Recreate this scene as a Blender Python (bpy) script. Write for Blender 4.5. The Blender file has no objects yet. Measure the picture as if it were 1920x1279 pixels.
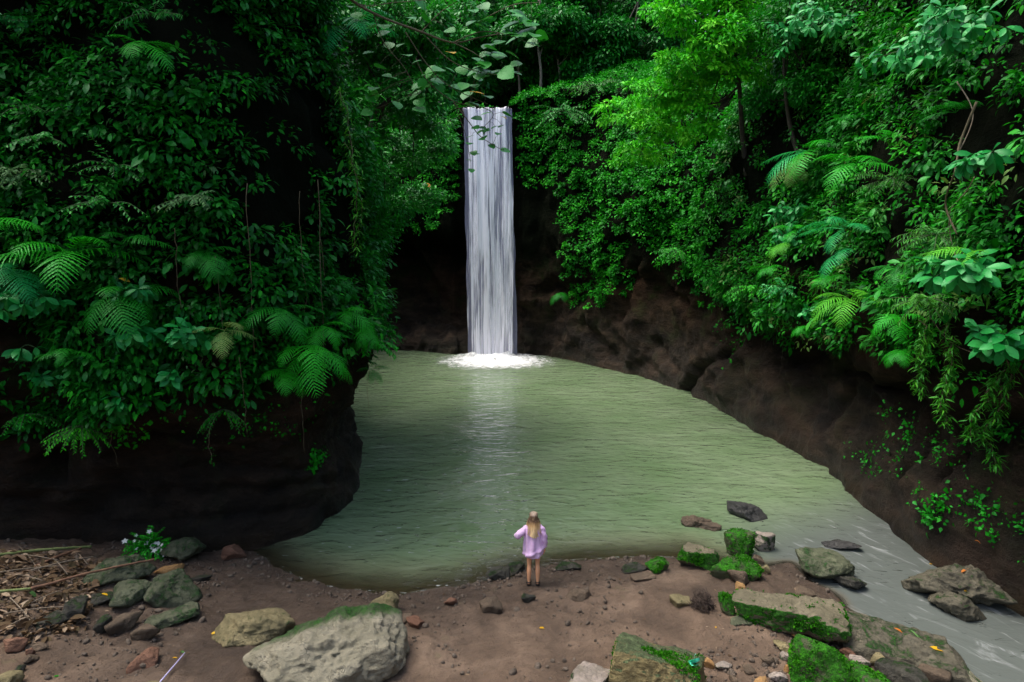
import bpy, bmesh, math, random
import numpy as np
from mathutils import Vector, Matrix
from mathutils.bvhtree import BVHTree
from mathutils.geometry import delaunay_2d_cdt

random.seed(7)
rng = np.random.default_rng(7)
sc = bpy.context.scene
COL = sc.collection

# ---------------------------------------------------------------- camera
PITCH, CAMH, FPX = math.radians(8.0), 7.2, 1280.0
cam_d = bpy.data.cameras.new('camera')
cam_d.sensor_width = 36.0
cam_d.lens = 24.0
cam_d.clip_end = 2000.0
cam = bpy.data.objects.new('camera', cam_d)
COL.objects.link(cam)
cam.location = (0, 0, CAMH)
cam.rotation_euler = (math.pi / 2 - PITCH, 0, 0)
sc.camera = cam

# ---------------------------------------------------------------- light
SUN_DIR = Vector((-0.40, 0.06, 1.0)).normalized()        # towards the sun
world = bpy.data.worlds.new('World')
sc.world = world
world.use_nodes = True
wn = world.node_tree
sky = wn.nodes.new('ShaderNodeTexSky')
sky.sky_type = 'NISHITA'
sky.sun_disc = False
sky.sun_elevation = math.asin(SUN_DIR.z)
sky.sun_rotation = math.atan2(SUN_DIR.x, SUN_DIR.y)
sky.air_density = 1.2
sky.dust_density = 5.0
sky.ozone_density = 0.6
bg = wn.nodes['Background']
bg.inputs['Strength'].default_value = 0.13
wn.links.new(sky.outputs[0], bg.inputs[0])
sun_d = bpy.data.lights.new('sun', 'SUN')
sun_d.energy = 1.5
sun_d.angle = math.radians(35)
sun_d.color = (1.0, 0.97, 0.90)
sun = bpy.data.objects.new('sun', sun_d)
COL.objects.link(sun)
sun.rotation_euler = (-SUN_DIR).to_track_quat('-Z', 'Y').to_euler()
sc.view_settings.view_transform = 'Standard'
sc.view_settings.look = 'None'
sc.view_settings.exposure = 1.22
sc.view_settings.gamma = 1.0
sc.cycles.use_denoising = True
sc.cycles.max_bounces = 8
sc.cycles.diffuse_bounces = 3
sc.cycles.glossy_bounces = 3
sc.cycles.transmission_bounces = 4
sc.cycles.transparent_max_bounces = 12
sc.cycles.caustics_reflective = False
sc.cycles.caustics_refractive = False

# ---------------------------------------------------------------- helpers
CP, SP = math.cos(PITCH), math.sin(PITCH)
def ray(px, py):
    u, v = (px - 960) / FPX, (639.5 - py) / FPX
    return Vector((u, CP + v * SP, -SP + v * CP)).normalized()
def project(P):
    P = np.asarray(P, float)
    x, y, z = P[..., 0], P[..., 1], P[..., 2] - CAMH
    f = np.maximum(y * CP - z * SP, 0.05)
    v = y * SP + z * CP
    return 960 + FPX * x / f, 639.5 - FPX * v / f
def at_z(px, py, z=0.0):
    d = ray(px, py)
    t = (z - CAMH) / d.z
    return Vector((d.x * t, d.y * t, z))
def at_y(px, py, Y):
    d = ray(px, py)
    t = Y / d.y
    return Vector((d.x * t, Y, CAMH + d.z * t))
def sstep(a, b, x):
    t = np.clip((x - a) / (b - a), 0, 1)
    return t * t * (3 - 2 * t)

def _hash(ix, iy, iz, seed):
    h = (ix.astype(np.int64) * 374761393 + iy.astype(np.int64) * 668265263 + iz.astype(np.int64) * 2147483647 + seed * 1274126177) & 0xFFFFFFFF
    h = ((h ^ (h >> 13)) * 1274126177) & 0xFFFFFFFF
    h = ((h ^ (h >> 16)) * 2246822519) & 0xFFFFFFFF
    return ((h ^ (h >> 15)) & 0xFFFFFF) / float(0xFFFFFF)
def vnoise(P, seed=0):
    P = np.asarray(P, float)
    i = np.floor(P).astype(np.int64)
    f = P - i
    f = f * f * f * (f * (f * 6 - 15) + 10)
    x, y, z = i[..., 0], i[..., 1], i[..., 2]
    fx, fy, fz = f[..., 0], f[..., 1], f[..., 2]
    r = 0
    for dx in (0, 1):
        for dy in (0, 1):
            for dz in (0, 1):
                w = (fx if dx else 1 - fx) * (fy if dy else 1 - fy) * (fz if dz else 1 - fz)
                r = r + w * _hash(x + dx, y + dy, z + dz, seed)
    return r * 2 - 1
def fbm(P, scale=1.0, octv=4, seed=0, ridge=False):
    P = np.asarray(P, float) * scale
    a, s, n = 0, 1.0, 0
    for k in range(octv):
        v = vnoise(P * (2.03 ** k) + 17.3 * k, seed + k)
        if ridge: v = 1 - 2 * np.abs(v)
        a = a + v * s; n += s; s *= 0.5
    return a / n

def raw_mesh(name, V, F, smooth=True, tones=None, extra=None):
    """V (n,3); F (m,k) of one face size, or a list of such arrays"""
    if not isinstance(F, list): F = [F]
    V = np.asarray(V, np.float32)
    me = bpy.data.meshes.new(name)
    me.vertices.add(len(V)); me.vertices.foreach_set('co', V.ravel())
    loops = np.concatenate([f.ravel() for f in F]).astype(np.int32)
    tot = np.concatenate([np.full(len(f), f.shape[1], np.int32) for f in F])
    st = np.concatenate([[0], np.cumsum(tot)[:-1]]).astype(np.int32)
    me.loops.add(len(loops)); me.loops.foreach_set('vertex_index', loops)
    me.polygons.add(len(tot)); me.polygons.foreach_set('loop_start', st)
    me.polygons.foreach_set('loop_total', tot)
    me.polygons.foreach_set('use_smooth', np.full(len(tot), smooth, bool))
    if tones is not None:
        a = me.attributes.new('tone', 'FLOAT', 'FACE'); a.data.foreach_set('value', np.asarray(tones, np.float32))
    for k, v in (extra or {}).items():
        a = me.attributes.new(k, 'FLOAT', 'POINT'); a.data.foreach_set('value', np.asarray(v, np.float32))
    me.update(calc_edges=True); me.validate()
    return me
def link(name, me, mat=None, parent=None):
    o = bpy.data.objects.new(name, me)
    COL.objects.link(o)
    if mat and me is not None and not me.materials: me.materials.append(mat)
    elif mat and me is not None and me.materials[0] != mat:
        o.material_slots[0].link = 'OBJECT'; o.material_slots[0].material = mat
    if parent: o.parent = parent
    return o
def tag(o, label, cat=None, group=None, kind=None):
    if label: o['label'] = label
    if cat: o['category'] = cat
    if group: o['group'] = group
    if kind: o['kind'] = kind
    return o
def empty(name, loc, label, cat, group=None, rot=None):
    o = bpy.data.objects.new(name, None)
    o.empty_display_size = 0.2
    COL.objects.link(o)
    o.location = loc
    if rot is not None: o.rotation_euler = rot
    return tag(o, label, cat, group)
def grid_faces(nu, nv):
    i = np.arange(nu - 1)[:, None] * nv + np.arange(nv - 1)[None]
    return np.stack([i, i + nv, i + nv + 1, i + 1], -1).reshape(-1, 4)
def catmull(P, n):
    P = np.asarray(P, float); m = len(P)
    t = np.linspace(0, m - 1 - 1e-9, n); k = t.astype(int); f = (t - k)[:, None]
    g = lambda j: P[np.clip(j, 0, m - 1)]
    a, b, c, d = g(k - 1), g(k), g(k + 1), g(k + 2)
    return 0.5 * ((2 * b) + (c - a) * f + (2 * a - 5 * b + 4 * c - d) * f * f + (3 * b - a - 3 * c + d) * f ** 3)
def tube_arrays(pts, radii, k=6):
    pts = np.asarray(pts, float); n = len(pts)
    radii = np.broadcast_to(np.asarray(radii, float), (n,))
    T = np.gradient(pts, axis=0); T /= np.linalg.norm(T, axis=1, keepdims=True) + 1e-9
    ref = np.array([0.31, 0.17, 0.93]) if abs(T[0, 2]) < 0.8 else np.array([0.9, 0.3, 0.1])
    A = np.cross(T, ref); A /= np.linalg.norm(A, axis=1, keepdims=True) + 1e-9
    B = np.cross(T, A)
    th = np.linspace(0, 2 * np.pi, k, endpoint=False)
    R = pts[:, None] + radii[:, None, None] * (np.cos(th)[None, :, None] * A[:, None] + np.sin(th)[None, :, None] * B[:, None])
    V = R.reshape(-1, 3)
    i = np.arange(n - 1)[:, None] * k; j = np.arange(k)[None]; j2 = (j + 1) % k
    F = np.stack([i + j, i + j2, i + k + j2, i + k + j], -1).reshape(-1, 4)
    V = np.vstack([V, pts[:1], pts[-1:]])
    e0, e1 = len(V) - 2, len(V) - 1
    j = np.arange(k); j2 = (j + 1) % k; L = (n - 1) * k
    T0 = np.stack([j2, j, np.full(k, e0), np.full(k, e0)], -1)[:, :3]
    T1 = np.stack([L + j, L + j2, np.full(k, e1)], -1)
    return V, F, np.vstack([T0, T1])
class Acc:
    """collects tubes / sheets into one mesh"""
    def __init__(s): s.V, s.Q, s.T, s.n = [], [], [], 0
    def add(s, V, Q=None, T=None):
        s.V.append(np.asarray(V, float))
        if Q is not None and len(Q): s.Q.append(np.asarray(Q) + s.n)
        if T is not None and len(T): s.T.append(np.asarray(T) + s.n)
        s.n += len(V)
    def tube(s, pts, radii, k=6): s.add(*tube_arrays(pts, radii, k))
    def mesh(s, name, smooth=True):
        F = []
        if s.Q: F.append(np.vstack(s.Q))
        if s.T: F.append(np.vstack(s.T))
        return raw_mesh(name, np.vstack(s.V), F, smooth)
def norm(a): return a / (np.linalg.norm(a, axis=-1, keepdims=True) + 1e-9)

# ---------------------------------------------------------------- materials
def new_mat(name):
    m = bpy.data.materials.new(name); m.use_nodes = True
    nt = m.node_tree
    return m, nt, nt.nodes['Principled BSDF'], nt.nodes['Material Output']
class NB:
    def __init__(s, nt): s.nt = nt
    def n(s, t, **kw):
        x = s.nt.nodes.new('ShaderNode' + t)
        for k, v in kw.items():
            if k.startswith('i_'): x.inputs[k[2:].replace('_', ' ')].default_value = v
            else: setattr(x, k, v)
        return x
    def l(s, a, b): s.nt.links.new(a, b)
    def noise(s, vec, scale, detail=5, rough=0.6, dist=0.0):
        x = s.n('TexNoise', i_Scale=scale, i_Detail=detail, i_Roughness=rough, i_Distortion=dist)
        if vec is not None: s.l(vec, x.inputs['Vector'])
        return x.outputs['Fac']
    def ramp(s, fac, stops, interp='LINEAR'):
        x = s.n('ValToRGB'); e = x.color_ramp.elements; x.color_ramp.interpolation = interp
        while len(e) < len(stops): e.new(0.5)
        for k, (p, c) in zip(e, stops):
            k.position = p; k.color = (c, c, c, 1) if not hasattr(c, '__len__') else (*c, 1)
        s.l(fac, x.inputs['Fac']); return x.outputs['Color']
    def mix(s, fac, a, b, mode='MIX'):
        x = s.n('Mix', data_type='RGBA', blend_type=mode)
        for v, i in ((fac, 0), (a, 6), (b, 7)):
            if hasattr(v, 'is_linked'): s.l(v, x.inputs[i])
            else: x.inputs[i].default_value = v if i == 0 else (*v, 1)
        return x.outputs[2]
    def math(s, op, a, b=0.0, clamp=False):
        x = s.n('Math', operation=op, use_clamp=clamp)
        for v, i in ((a, 0), (b, 1)):
            if hasattr(v, 'is_linked'): s.l(v, x.inputs[i])
            else: x.inputs[i].default_value = v
        return x.outputs[0]
    def maprange(s, v, a, b, c=0.0, d=1.0):
        x = s.n('MapRange', interpolation_type='SMOOTHSTEP')
        s.l(v, x.inputs[0])
        for k, q in zip((1, 2, 3, 4), (a, b, c, d)): x.inputs[k].default_value = q
        return x.outputs[0]
    def bump(s, h, strength, dist, normal=None):
        x = s.n('Bump', i_Strength=strength, i_Distance=dist)
        s.l(h, x.inputs['Height'])
        if normal is not None: s.l(normal, x.inputs['Normal'])
        return x.outputs[0]

def leaf_mat(name, dark, mid, light, rough=0.42, spec=0.5, trans=0.25, tint=(0.40, 1.0, 0.55, 1)):
    m, nt, p, out = new_mat(name); b = NB(nt)
    at = b.n('Attribute', attribute_name='tone')
    geo = b.n('NewGeometry'); oi = b.n('ObjectInfo')
    tn = b.math('ADD', at.outputs['Fac'], b.math('MULTIPLY', b.math('SUBTRACT', oi.outputs['Random'], 0.5), 0.15))
    c = b.ramp(tn, [(0.0, dark), (0.5, mid), (1.0, light)])
    mott = b.noise(geo.outputs['Position'], 22.0, 3)
    c = b.mix(b.maprange(mott, 0.45, 0.75, 0, 0.35), c, dark)
    b.l(c, p.inputs['Base Color'])
    p.inputs['Roughness'].default_value = rough
    p.inputs['Specular IOR Level'].default_value = spec
    p.inputs['Specular Tint'].default_value = tint
    b.l(b.bump(b.noise(geo.outputs['Position'], 45.0, 2), 0.25, 0.01), p.inputs['Normal'])
    tr = b.n('BsdfTranslucent')
    tc = b.mix(0.5, c, (mid[0] * 1.6, mid[1] * 1.5, mid[2] * 0.6))
    b.l(tc, tr.inputs['Color'])
    mx = b.n('MixShader'); mx.inputs[0].default_value = trans
    b.l(p.outputs[0], mx.inputs[1]); b.l(tr.outputs[0], mx.inputs[2]); b.l(mx.outputs[0], out.inputs[0])
    return m
M = {}
M['ivy'] = leaf_mat('ivy_leaf', (0.002, 0.055, 0.003), (0.009, 0.20, 0.006), (0.050, 0.46, 0.014), 0.5, 0.25)
M['under'] = leaf_mat('undergrowth_leaf', (0.002, 0.030, 0.003), (0.006, 0.13, 0.008), (0.026, 0.36, 0.012), 0.5, 0.12)
M['bright'] = leaf_mat('bright_tree_leaf', (0.012, 0.20, 0.004), (0.055, 0.48, 0.010), (0.19, 0.68, 0.030), 0.5, 0.2, 0.22)
M['tree'] = leaf_mat('tree_leaf', (0.003, 0.06, 0.005), (0.011, 0.19, 0.012), (0.060, 0.42, 0.040), 0.42, 0.4)
M['gloss'] = leaf_mat('glossy_leaf', (0.004, 0.09, 0.012), (0.009, 0.20, 0.034), (0.045, 0.36, 0.075), 0.36, 0.45, 0.2)
M['round'] = leaf_mat('round_leaf', (0.012, 0.12, 0.010), (0.020, 0.22, 0.018), (0.08, 0.34, 0.06), 0.42, 0.5, 0.3)
M['pale'] = leaf_mat('pale_leaf', (0.05, 0.13, 0.035), (0.10, 0.22, 0.06), (0.22, 0.36, 0.15), 0.45, 0.5, 0.2)
M['fern'] = leaf_mat('fern_leaf', (0.006, 0.16, 0.004), (0.014, 0.32, 0.008), (0.04, 0.48, 0.018), 0.45, 0.4, 0.3)
M['fern_dark'] = leaf_mat('dark_fern_leaf', (0.004, 0.09, 0.005), (0.008, 0.19, 0.008), (0.02, 0.30, 0.016), 0.45, 0.4, 0.25)
M['fern_teal'] = leaf_mat('teal_fern_leaf', (0.006, 0.17, 0.055), (0.014, 0.31, 0.075), (0.05, 0.46, 0.14), 0.4, 0.5, 0.25)
M['fern_olive'] = leaf_mat('olive_fern_leaf', (0.07, 0.16, 0.03), (0.14, 0.25, 0.06), (0.24, 0.34, 0.10), 0.55, 0.3, 0.2)
M['fern_lime'] = leaf_mat('lime_fern_leaf', (0.03, 0.24, 0.010), (0.08, 0.40, 0.02), (0.16, 0.50, 0.04), 0.5, 0.3, 0.3)
M['sprig'] = leaf_mat('sprig_leaf', (0.008, 0.08, 0.004), (0.025, 0.18, 0.008), (0.08, 0.32, 0.02), 0.45, 0.4, 0.3)
M['yellow'] = leaf_mat('yellow_leaf', (0.45, 0.22, 0.01), (0.65, 0.38, 0.02), (0.8, 0.55, 0.1), 0.5, 0.3, 0.2)
M['orange'] = leaf_mat('orange_leaf', (0.30, 0.08, 0.015), (0.5, 0.16, 0.03), (0.6, 0.28, 0.08), 0.55, 0.3, 0.2)
M['moss'] = leaf_mat('moss_blade', (0.010, 0.055, 0.003), (0.030, 0.17, 0.006), (0.085, 0.36, 0.010), 0.8, 0.1, 0.2)
M['dry'] = leaf_mat('dry_leaf', (0.035, 0.020, 0.012), (0.12, 0.070, 0.042), (0.42, 0.31, 0.22), 0.7, 0.2, 0.1)
M['petal'] = leaf_mat('white_petal', (0.6, 0.62, 0.6), (0.75, 0.76, 0.75), (0.85, 0.85, 0.85), 0.6, 0.2, 0.3)

def bark_mat(name, a, c, scale=14):
    m, nt, p, out = new_mat(name); b = NB(nt)
    tc = b.n('TexCoord'); mp = b.n('Mapping'); mp.inputs['Scale'].default_value = (1, 1, 0.25)
    b.l(tc.outputs['Object'], mp.inputs[0])
    n = b.noise(mp.outputs[0], scale, 6, 0.65)
    b.l(b.ramp(n, [(0.3, a), (0.7, c)]), p.inputs['Base Color'])
    p.inputs['Roughness'].default_value = 0.85
    b.l(b.bump(n, 0.8, 0.02), p.inputs['Normal'])
    return m
M['bark'] = bark_mat('dark_bark', (0.012, 0.010, 0.007), (0.05, 0.04, 0.028))
M['bark_pale'] = bark_mat('pale_bark', (0.06, 0.05, 0.04), (0.20, 0.17, 0.13))
M['vine'] = bark_mat('vine_bark', (0.035, 0.030, 0.014), (0.12, 0.10, 0.05), 30)
M['stem'] = bark_mat('green_stem', (0.012, 0.05, 0.010), (0.05, 0.10, 0.025), 20)
M['bamboo'] = bark_mat('green_bamboo', (0.11, 0.15, 0.04), (0.24, 0.28, 0.10), 5)
M['cane'] = bark_mat('brown_cane', (0.10, 0.045, 0.025), (0.26, 0.14, 0.08), 6)
M['twig'] = bark_mat('dry_twig', (0.10, 0.075, 0.05), (0.30, 0.24, 0.17), 16)
M['darktwig'] = bark_mat('dark_twig', (0.02, 0.014, 0.010), (0.09, 0.06, 0.045), 16)

def simple_mat(name, col, rough=0.6, spec=0.4, var=0.15, scale=8, bump=0.2):
    m, nt, p, out = new_mat(name); b = NB(nt)
    tc = b.n('TexCoord')
    n = b.noise(tc.outputs['Object'], scale, 5)
    lo = tuple(c * (1 - var) for c in col); hi = tuple(min(1, c * (1 + var)) for c in col)
    b.l(b.ramp(n, [(0.3, lo), (0.7, hi)]), p.inputs['Base Color'])
    p.inputs['Roughness'].default_value = rough
    p.inputs['Specular IOR Level'].default_value = spec
    if bump: b.l(b.bump(n, bump, 0.02), p.inputs['Normal'])
    return m

def rock_mat(name, base, lite, moss=None, moss_amt=0.5, mode='side', rough=0.8, scale=1.0, spec=0.3):
    """boulder: blotched stone, pits, lichen; moss grows where the mode says"""
    m, nt, p, out = new_mat(name); b = NB(nt)
    tc = b.n('TexCoord'); oi = b.n('ObjectInfo'); geo = b.n('NewGeometry')
    va = b.n('VectorMath', operation='ADD'); b.l(tc.outputs['Object'], va.inputs[0])
    cx = b.n('CombineXYZ'); b.l(b.math('MULTIPLY', oi.outputs['Random'], 40.0), cx.inputs[0]); b.l(cx.outputs[0], va.inputs[1])
    v = va.outputs[0]
    n1 = b.noise(v, 2.2 * scale, 8, 0.65, 0.4); n2 = b.noise(v, 11 * scale, 7, 0.7); n3 = b.noise(v, 42 * scale, 4, 0.7)
    c = b.ramp(n1, [(0.30, base), (0.55, tuple((x + y) / 2 for x, y in zip(base, lite))), (0.75, lite)])
    dk = tuple(x * 0.35 for x in base)
    c = b.mix(b.maprange(n2, 0.56, 0.72, 0, 0.75), c, dk)
    c = b.mix(b.maprange(n3, 0.60, 0.72, 0, 0.5), c, tuple(min(1, x * 1.4) for x in lite))
    vor = b.n('TexVoronoi', feature='DISTANCE_TO_EDGE'); vor.inputs['Scale'].default_value = 2.6 * scale
    wv = b.n('VectorMath', operation='ADD'); b.l(v, wv.inputs[0])
    nz = b.n('TexNoise'); nz.inputs['Scale'].default_value = 5 * scale; b.l(v, nz.inputs['Vector'])
    b.l(nz.outputs['Color'], wv.inputs[1]); b.l(wv.outputs[0], vor.inputs['Vector'])
    crack = b.maprange(vor.outputs['Distance'], 0.0, 0.035, 1, 0)
    c = b.mix(b.math('MULTIPLY', b.math('MULTIPLY', crack, b.maprange(n1, .48, .6)), 0.4), c, dk)
    h = b.math('ADD', b.math('MULTIPLY', n1, 0.8), b.math('ADD', b.math('MULTIPLY', n2, 0.5), b.math('MULTIPLY', n3, 0.22)))
    h = b.math('SUBTRACT', h, b.math('MULTIPLY', b.math('MULTIPLY', crack, b.maprange(n1, .48, .6)), 0.2))
    if moss:
        sx = b.n('SeparateXYZ'); b.l(geo.outputs['Normal'], sx.inputs[0])
        nm = b.noise(v, 3.4 * scale, 6, 0.7, 0.6)
        if mode == 'side': f = b.math('ADD', b.maprange(sx.outputs['Z'], 0.92, 0.45), b.maprange(sx.outputs['Z'], -0.3, -0.05, -0.8, 0))
        elif mode == 'back': so = b.n('SeparateXYZ'); b.l(tc.outputs['Object'], so.inputs[0]); f = b.maprange(b.math('ADD', b.math('MULTIPLY', so.outputs['Y'], 0.8), b.math('MULTIPLY', so.outputs['Z'], 0.75)), 0.12, 0.62)
        elif mode == 'top': f = b.maprange(sx.outputs['Z'], 0.2, 0.85)
        else: f = b.maprange(sx.outputs['Z'], -0.2, 0.1)
        nmm = b.math('ADD', b.math('MULTIPLY', nm, 0.65), b.math('MULTIPLY', n2, 0.35))
        f = b.math('ADD', f, b.math('MULTIPLY', b.math('SUBTRACT', nmm, 0.5), 1.6 if mode == 'back' else 4.2))
        f = b.maprange(f, 0.95 - moss_amt, (1.75 if mode == 'back' else 1.45) - moss_amt)
        mv = b.math('ADD', b.math('MULTIPLY', n2, 0.6), b.math('MULTIPLY', n3, 0.4))
        mc = b.ramp(mv, [(0.36, tuple(x * 0.16 for x in moss)), (0.50, tuple(x * 0.55 for x in moss)), (0.62, tuple(min(1, x * 1.25) for x in moss))])
        c = b.mix(f, c, mc)
        mh = b.noise(v, 55 * scale, 3, 0.8)
        h = b.math('ADD', h, b.math('MULTIPLY', f, b.math('MULTIPLY', mh, 0.5)))
    b.l(c, p.inputs['Base Color'])
    pz = b.n('SeparateXYZ'); b.l(geo.outputs['Position'], pz.inputs[0])
    b.l(b.maprange(pz.outputs['Z'], 0.02, 0.16, min(rough, 0.25), rough), p.inputs['Roughness'])
    p.inputs['Specular IOR Level'].default_value = spec
    b.l(b.bump(h, 1.0, 0.09), p.inputs['Normal'])
    return m
MOSS = (0.035, 0.19, 0.008)
M['r_grey'] = rock_mat('grey_stone', (0.14, 0.13, 0.085), (0.42, 0.38, 0.28), (0.05, 0.14, 0.025), 0.22, 'top')
M['r_hero'] = rock_mat('pale_boulder_stone', (0.15, 0.14, 0.095), (0.36, 0.33, 0.245), (0.030, 0.125, 0.012), 0.60, 'back')
M['r_algae'] = rock_mat('algae_stone', (0.045, 0.052, 0.030), (0.15, 0.165, 0.10), (0.045, 0.12, 0.03), 0.0, 'all')
M['r_side'] = rock_mat('mossy_stone', (0.10, 0.09, 0.055), (0.23, 0.20, 0.135), MOSS, 0.6, 'side')
M['r_moss'] = rock_mat('bright_mossy_stone', (0.05, 0.06, 0.028), (0.14, 0.155, 0.08), (0.045, 0.28, 0.006), 0.38, 'all')
M['r_ochre'] = rock_mat('ochre_stone', (0.085, 0.075, 0.035), (0.36, 0.30, 0.16), (0.035, 0.12, 0.02), -0.25, 'all')
M['r_slab'] = rock_mat('green_topped_stone', (0.11, 0.09, 0.04), (0.37, 0.30, 0.14), (0.14, 0.19, 0.085), 0.62, 'top')
M['r_brown'] = rock_mat('brown_stone', (0.06, 0.045, 0.03), (0.18, 0.13, 0.09))
M['r_flat'] = rock_mat('river_slab_stone', (0.055, 0.050, 0.036), (0.165, 0.15, 0.105), (0.03, 0.11, 0.015), 0.0, 'top', 0.6)
M['r_dark'] = rock_mat('dark_stone', (0.022, 0.022, 0.018), (0.085, 0.080, 0.062), (0.03, 0.07, 0.015), 0.15, 'top', 0.6)
M['r_wet'] = rock_mat('wet_stone', (0.012, 0.012, 0.013), (0.05, 0.048, 0.045), None, 0, 'top', 0.22, 1.0, 0.6)
M['r_orange'] = rock_mat('orange_stone', (0.24, 0.12, 0.04), (0.50, 0.32, 0.14))
M['r_red'] = rock_mat('reddish_stone', (0.11, 0.052, 0.032), (0.26, 0.14, 0.09))
M['r_pink'] = rock_mat('pinkish_stone', (0.16, 0.14, 0.11), (0.48, 0.40, 0.35), (0.03, 0.09, 0.02), 0.25, 'side')

# cliff rock
def cliff_mat():
    m, nt, p, out = new_mat('cliff_rock'); b = NB(nt)
    geo = b.n('NewGeometry'); P = geo.outputs['Position']
    mp = b.n('Mapping'); mp.inputs['Scale'].default_value = (0.5, 0.5, 1.3); mp.inputs['Rotation'].default_value = (0.25, 0.3, 0)
    b.l(P, mp.inputs[0])
    n1 = b.noise(mp.outputs[0], 1.3, 9, 0.66, 0.15); n2 = b.noise(P, 6, 8, 0.72); n3 = b.noise(P, 30, 4, 0.75)
    c = b.ramp(n1, [(0.32, (0.008, 0.006, 0.0045)), (0.5, (0.026, 0.018, 0.011)), (0.68, (0.064, 0.041, 0.025))])
    c = b.mix(b.maprange(n2, 0.55, 0.75, 0, 0.7), c, (0.006, 0.005, 0.004))
    c = b.mix(b.maprange(n3, 0.62, 0.72, 0, 0.6), c, (0.11, 0.085, 0.065))
    rx = b.noise(P, 0.33, 4, 0.6)
    c = b.mix(b.math('MULTIPLY', b.maprange(rx, 0.52, 0.68), 0.55), c, (0.050, 0.026, 0.015))
    nm = b.noise(P, 0.55, 6, 0.7, 0.5)
    sz = b.n('SeparateXYZ'); b.l(P, sz.inputs[0])
    mf = b.math('MULTIPLY', b.maprange(nm, 0.50, 0.66), b.maprange(sz.outputs['Z'], 1.0, 6.0, 0.15, 0.75))
    c = b.mix(mf, c, b.ramp(n2, [(0.3, (0.012, 0.028, 0.006)), (0.7, (0.050, 0.075, 0.016))]))
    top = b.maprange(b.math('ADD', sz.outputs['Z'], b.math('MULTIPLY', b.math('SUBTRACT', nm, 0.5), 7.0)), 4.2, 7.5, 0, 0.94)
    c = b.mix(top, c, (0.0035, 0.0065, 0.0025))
    b.l(c, p.inputs['Base Color'])
    b.l(b.maprange(sz.outputs['Z'], 0.1, 0.7, 0.40, 0.85), p.inputs['Roughness'])
    b.l(b.maprange(sz.outputs['Z'], 0.3, 5.0, 0.30, 0.04), p.inputs['Specular IOR Level'])
    h = b.math('ADD', n1, b.math('ADD', b.math('MULTIPLY', n2, 0.75), b.math('MULTIPLY', n3, 0.25)))
    b.l(b.bump(h, 1.0, 0.40), p.inputs['Normal'])
    return m
M['cliff'] = cliff_mat()
def mud_mat():
    m, nt, p, out = new_mat('mud'); b = NB(nt)
    geo = b.n('NewGeometry'); P = geo.outputs['Position']
    n1 = b.noise(P, 0.9, 7, 0.6, 0.5); n2 = b.noise(P, 7, 8, 0.7); n3 = b.noise(P, 38, 5, 0.75)
    c = b.ramp(n1, [(0.3, (0.075, 0.050, 0.033)), (0.52, (0.155, 0.105, 0.071)), (0.72, (0.255, 0.180, 0.126))])
    c = b.mix(b.maprange(n2, 0.52, 0.72, 0, 0.6), c, (0.07, 0.045, 0.030))
    c = b.mix(b.maprange(n3, 0.63, 0.72, 0, 0.6), c, (0.40, 0.33, 0.25))
    c = b.mix(b.maprange(n3, 0.36, 0.28, 0, 0.6), c, (0.05, 0.032, 0.022))
    nm = b.noise(P, 1.7, 4, 0.6)
    c = b.mix(b.maprange(nm, 0.62, 0.74, 0, 0.35), c, (0.13, 0.125, 0.055))
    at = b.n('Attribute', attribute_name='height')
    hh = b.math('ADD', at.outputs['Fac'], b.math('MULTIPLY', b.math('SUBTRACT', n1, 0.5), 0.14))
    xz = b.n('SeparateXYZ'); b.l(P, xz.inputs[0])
    hh = b.math('SUBTRACT', hh, b.math('MULTIPLY', b.maprange(xz.outputs['X'], -1.5, -5.0), 0.16))  # left bank's shade painted in by treating the mud there as wetter
    wet = b.maprange(hh, 0.33, 0.07)  # waterline wetness, plus the shade painted on the left
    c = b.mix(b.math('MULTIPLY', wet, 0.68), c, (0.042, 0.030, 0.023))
    uw = b.maprange(at.outputs['Fac'], 0.0, -0.1)
    c = b.mix(b.math('MULTIPLY', uw, 0.55), c, (0.10, 0.06, 0.025))
    b.l(c, p.inputs['Base Color'])
    b.l(b.math('SUBTRACT', 0.85, b.math('MULTIPLY', wet, 0.42)), p.inputs['Roughness'])
    p.inputs['Specular IOR Level'].default_value = 0.35
    h = b.math('ADD', b.math('MULTIPLY', n1, 0.8), b.math('ADD', b.math('MULTIPLY', n2, 0.55), b.math('MULTIPLY', n3, 0.22)))
    b.l(b.bump(h, 1.0, 0.13), p.inputs['Normal'])
    return m
M['mud'] = mud_mat()
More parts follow.
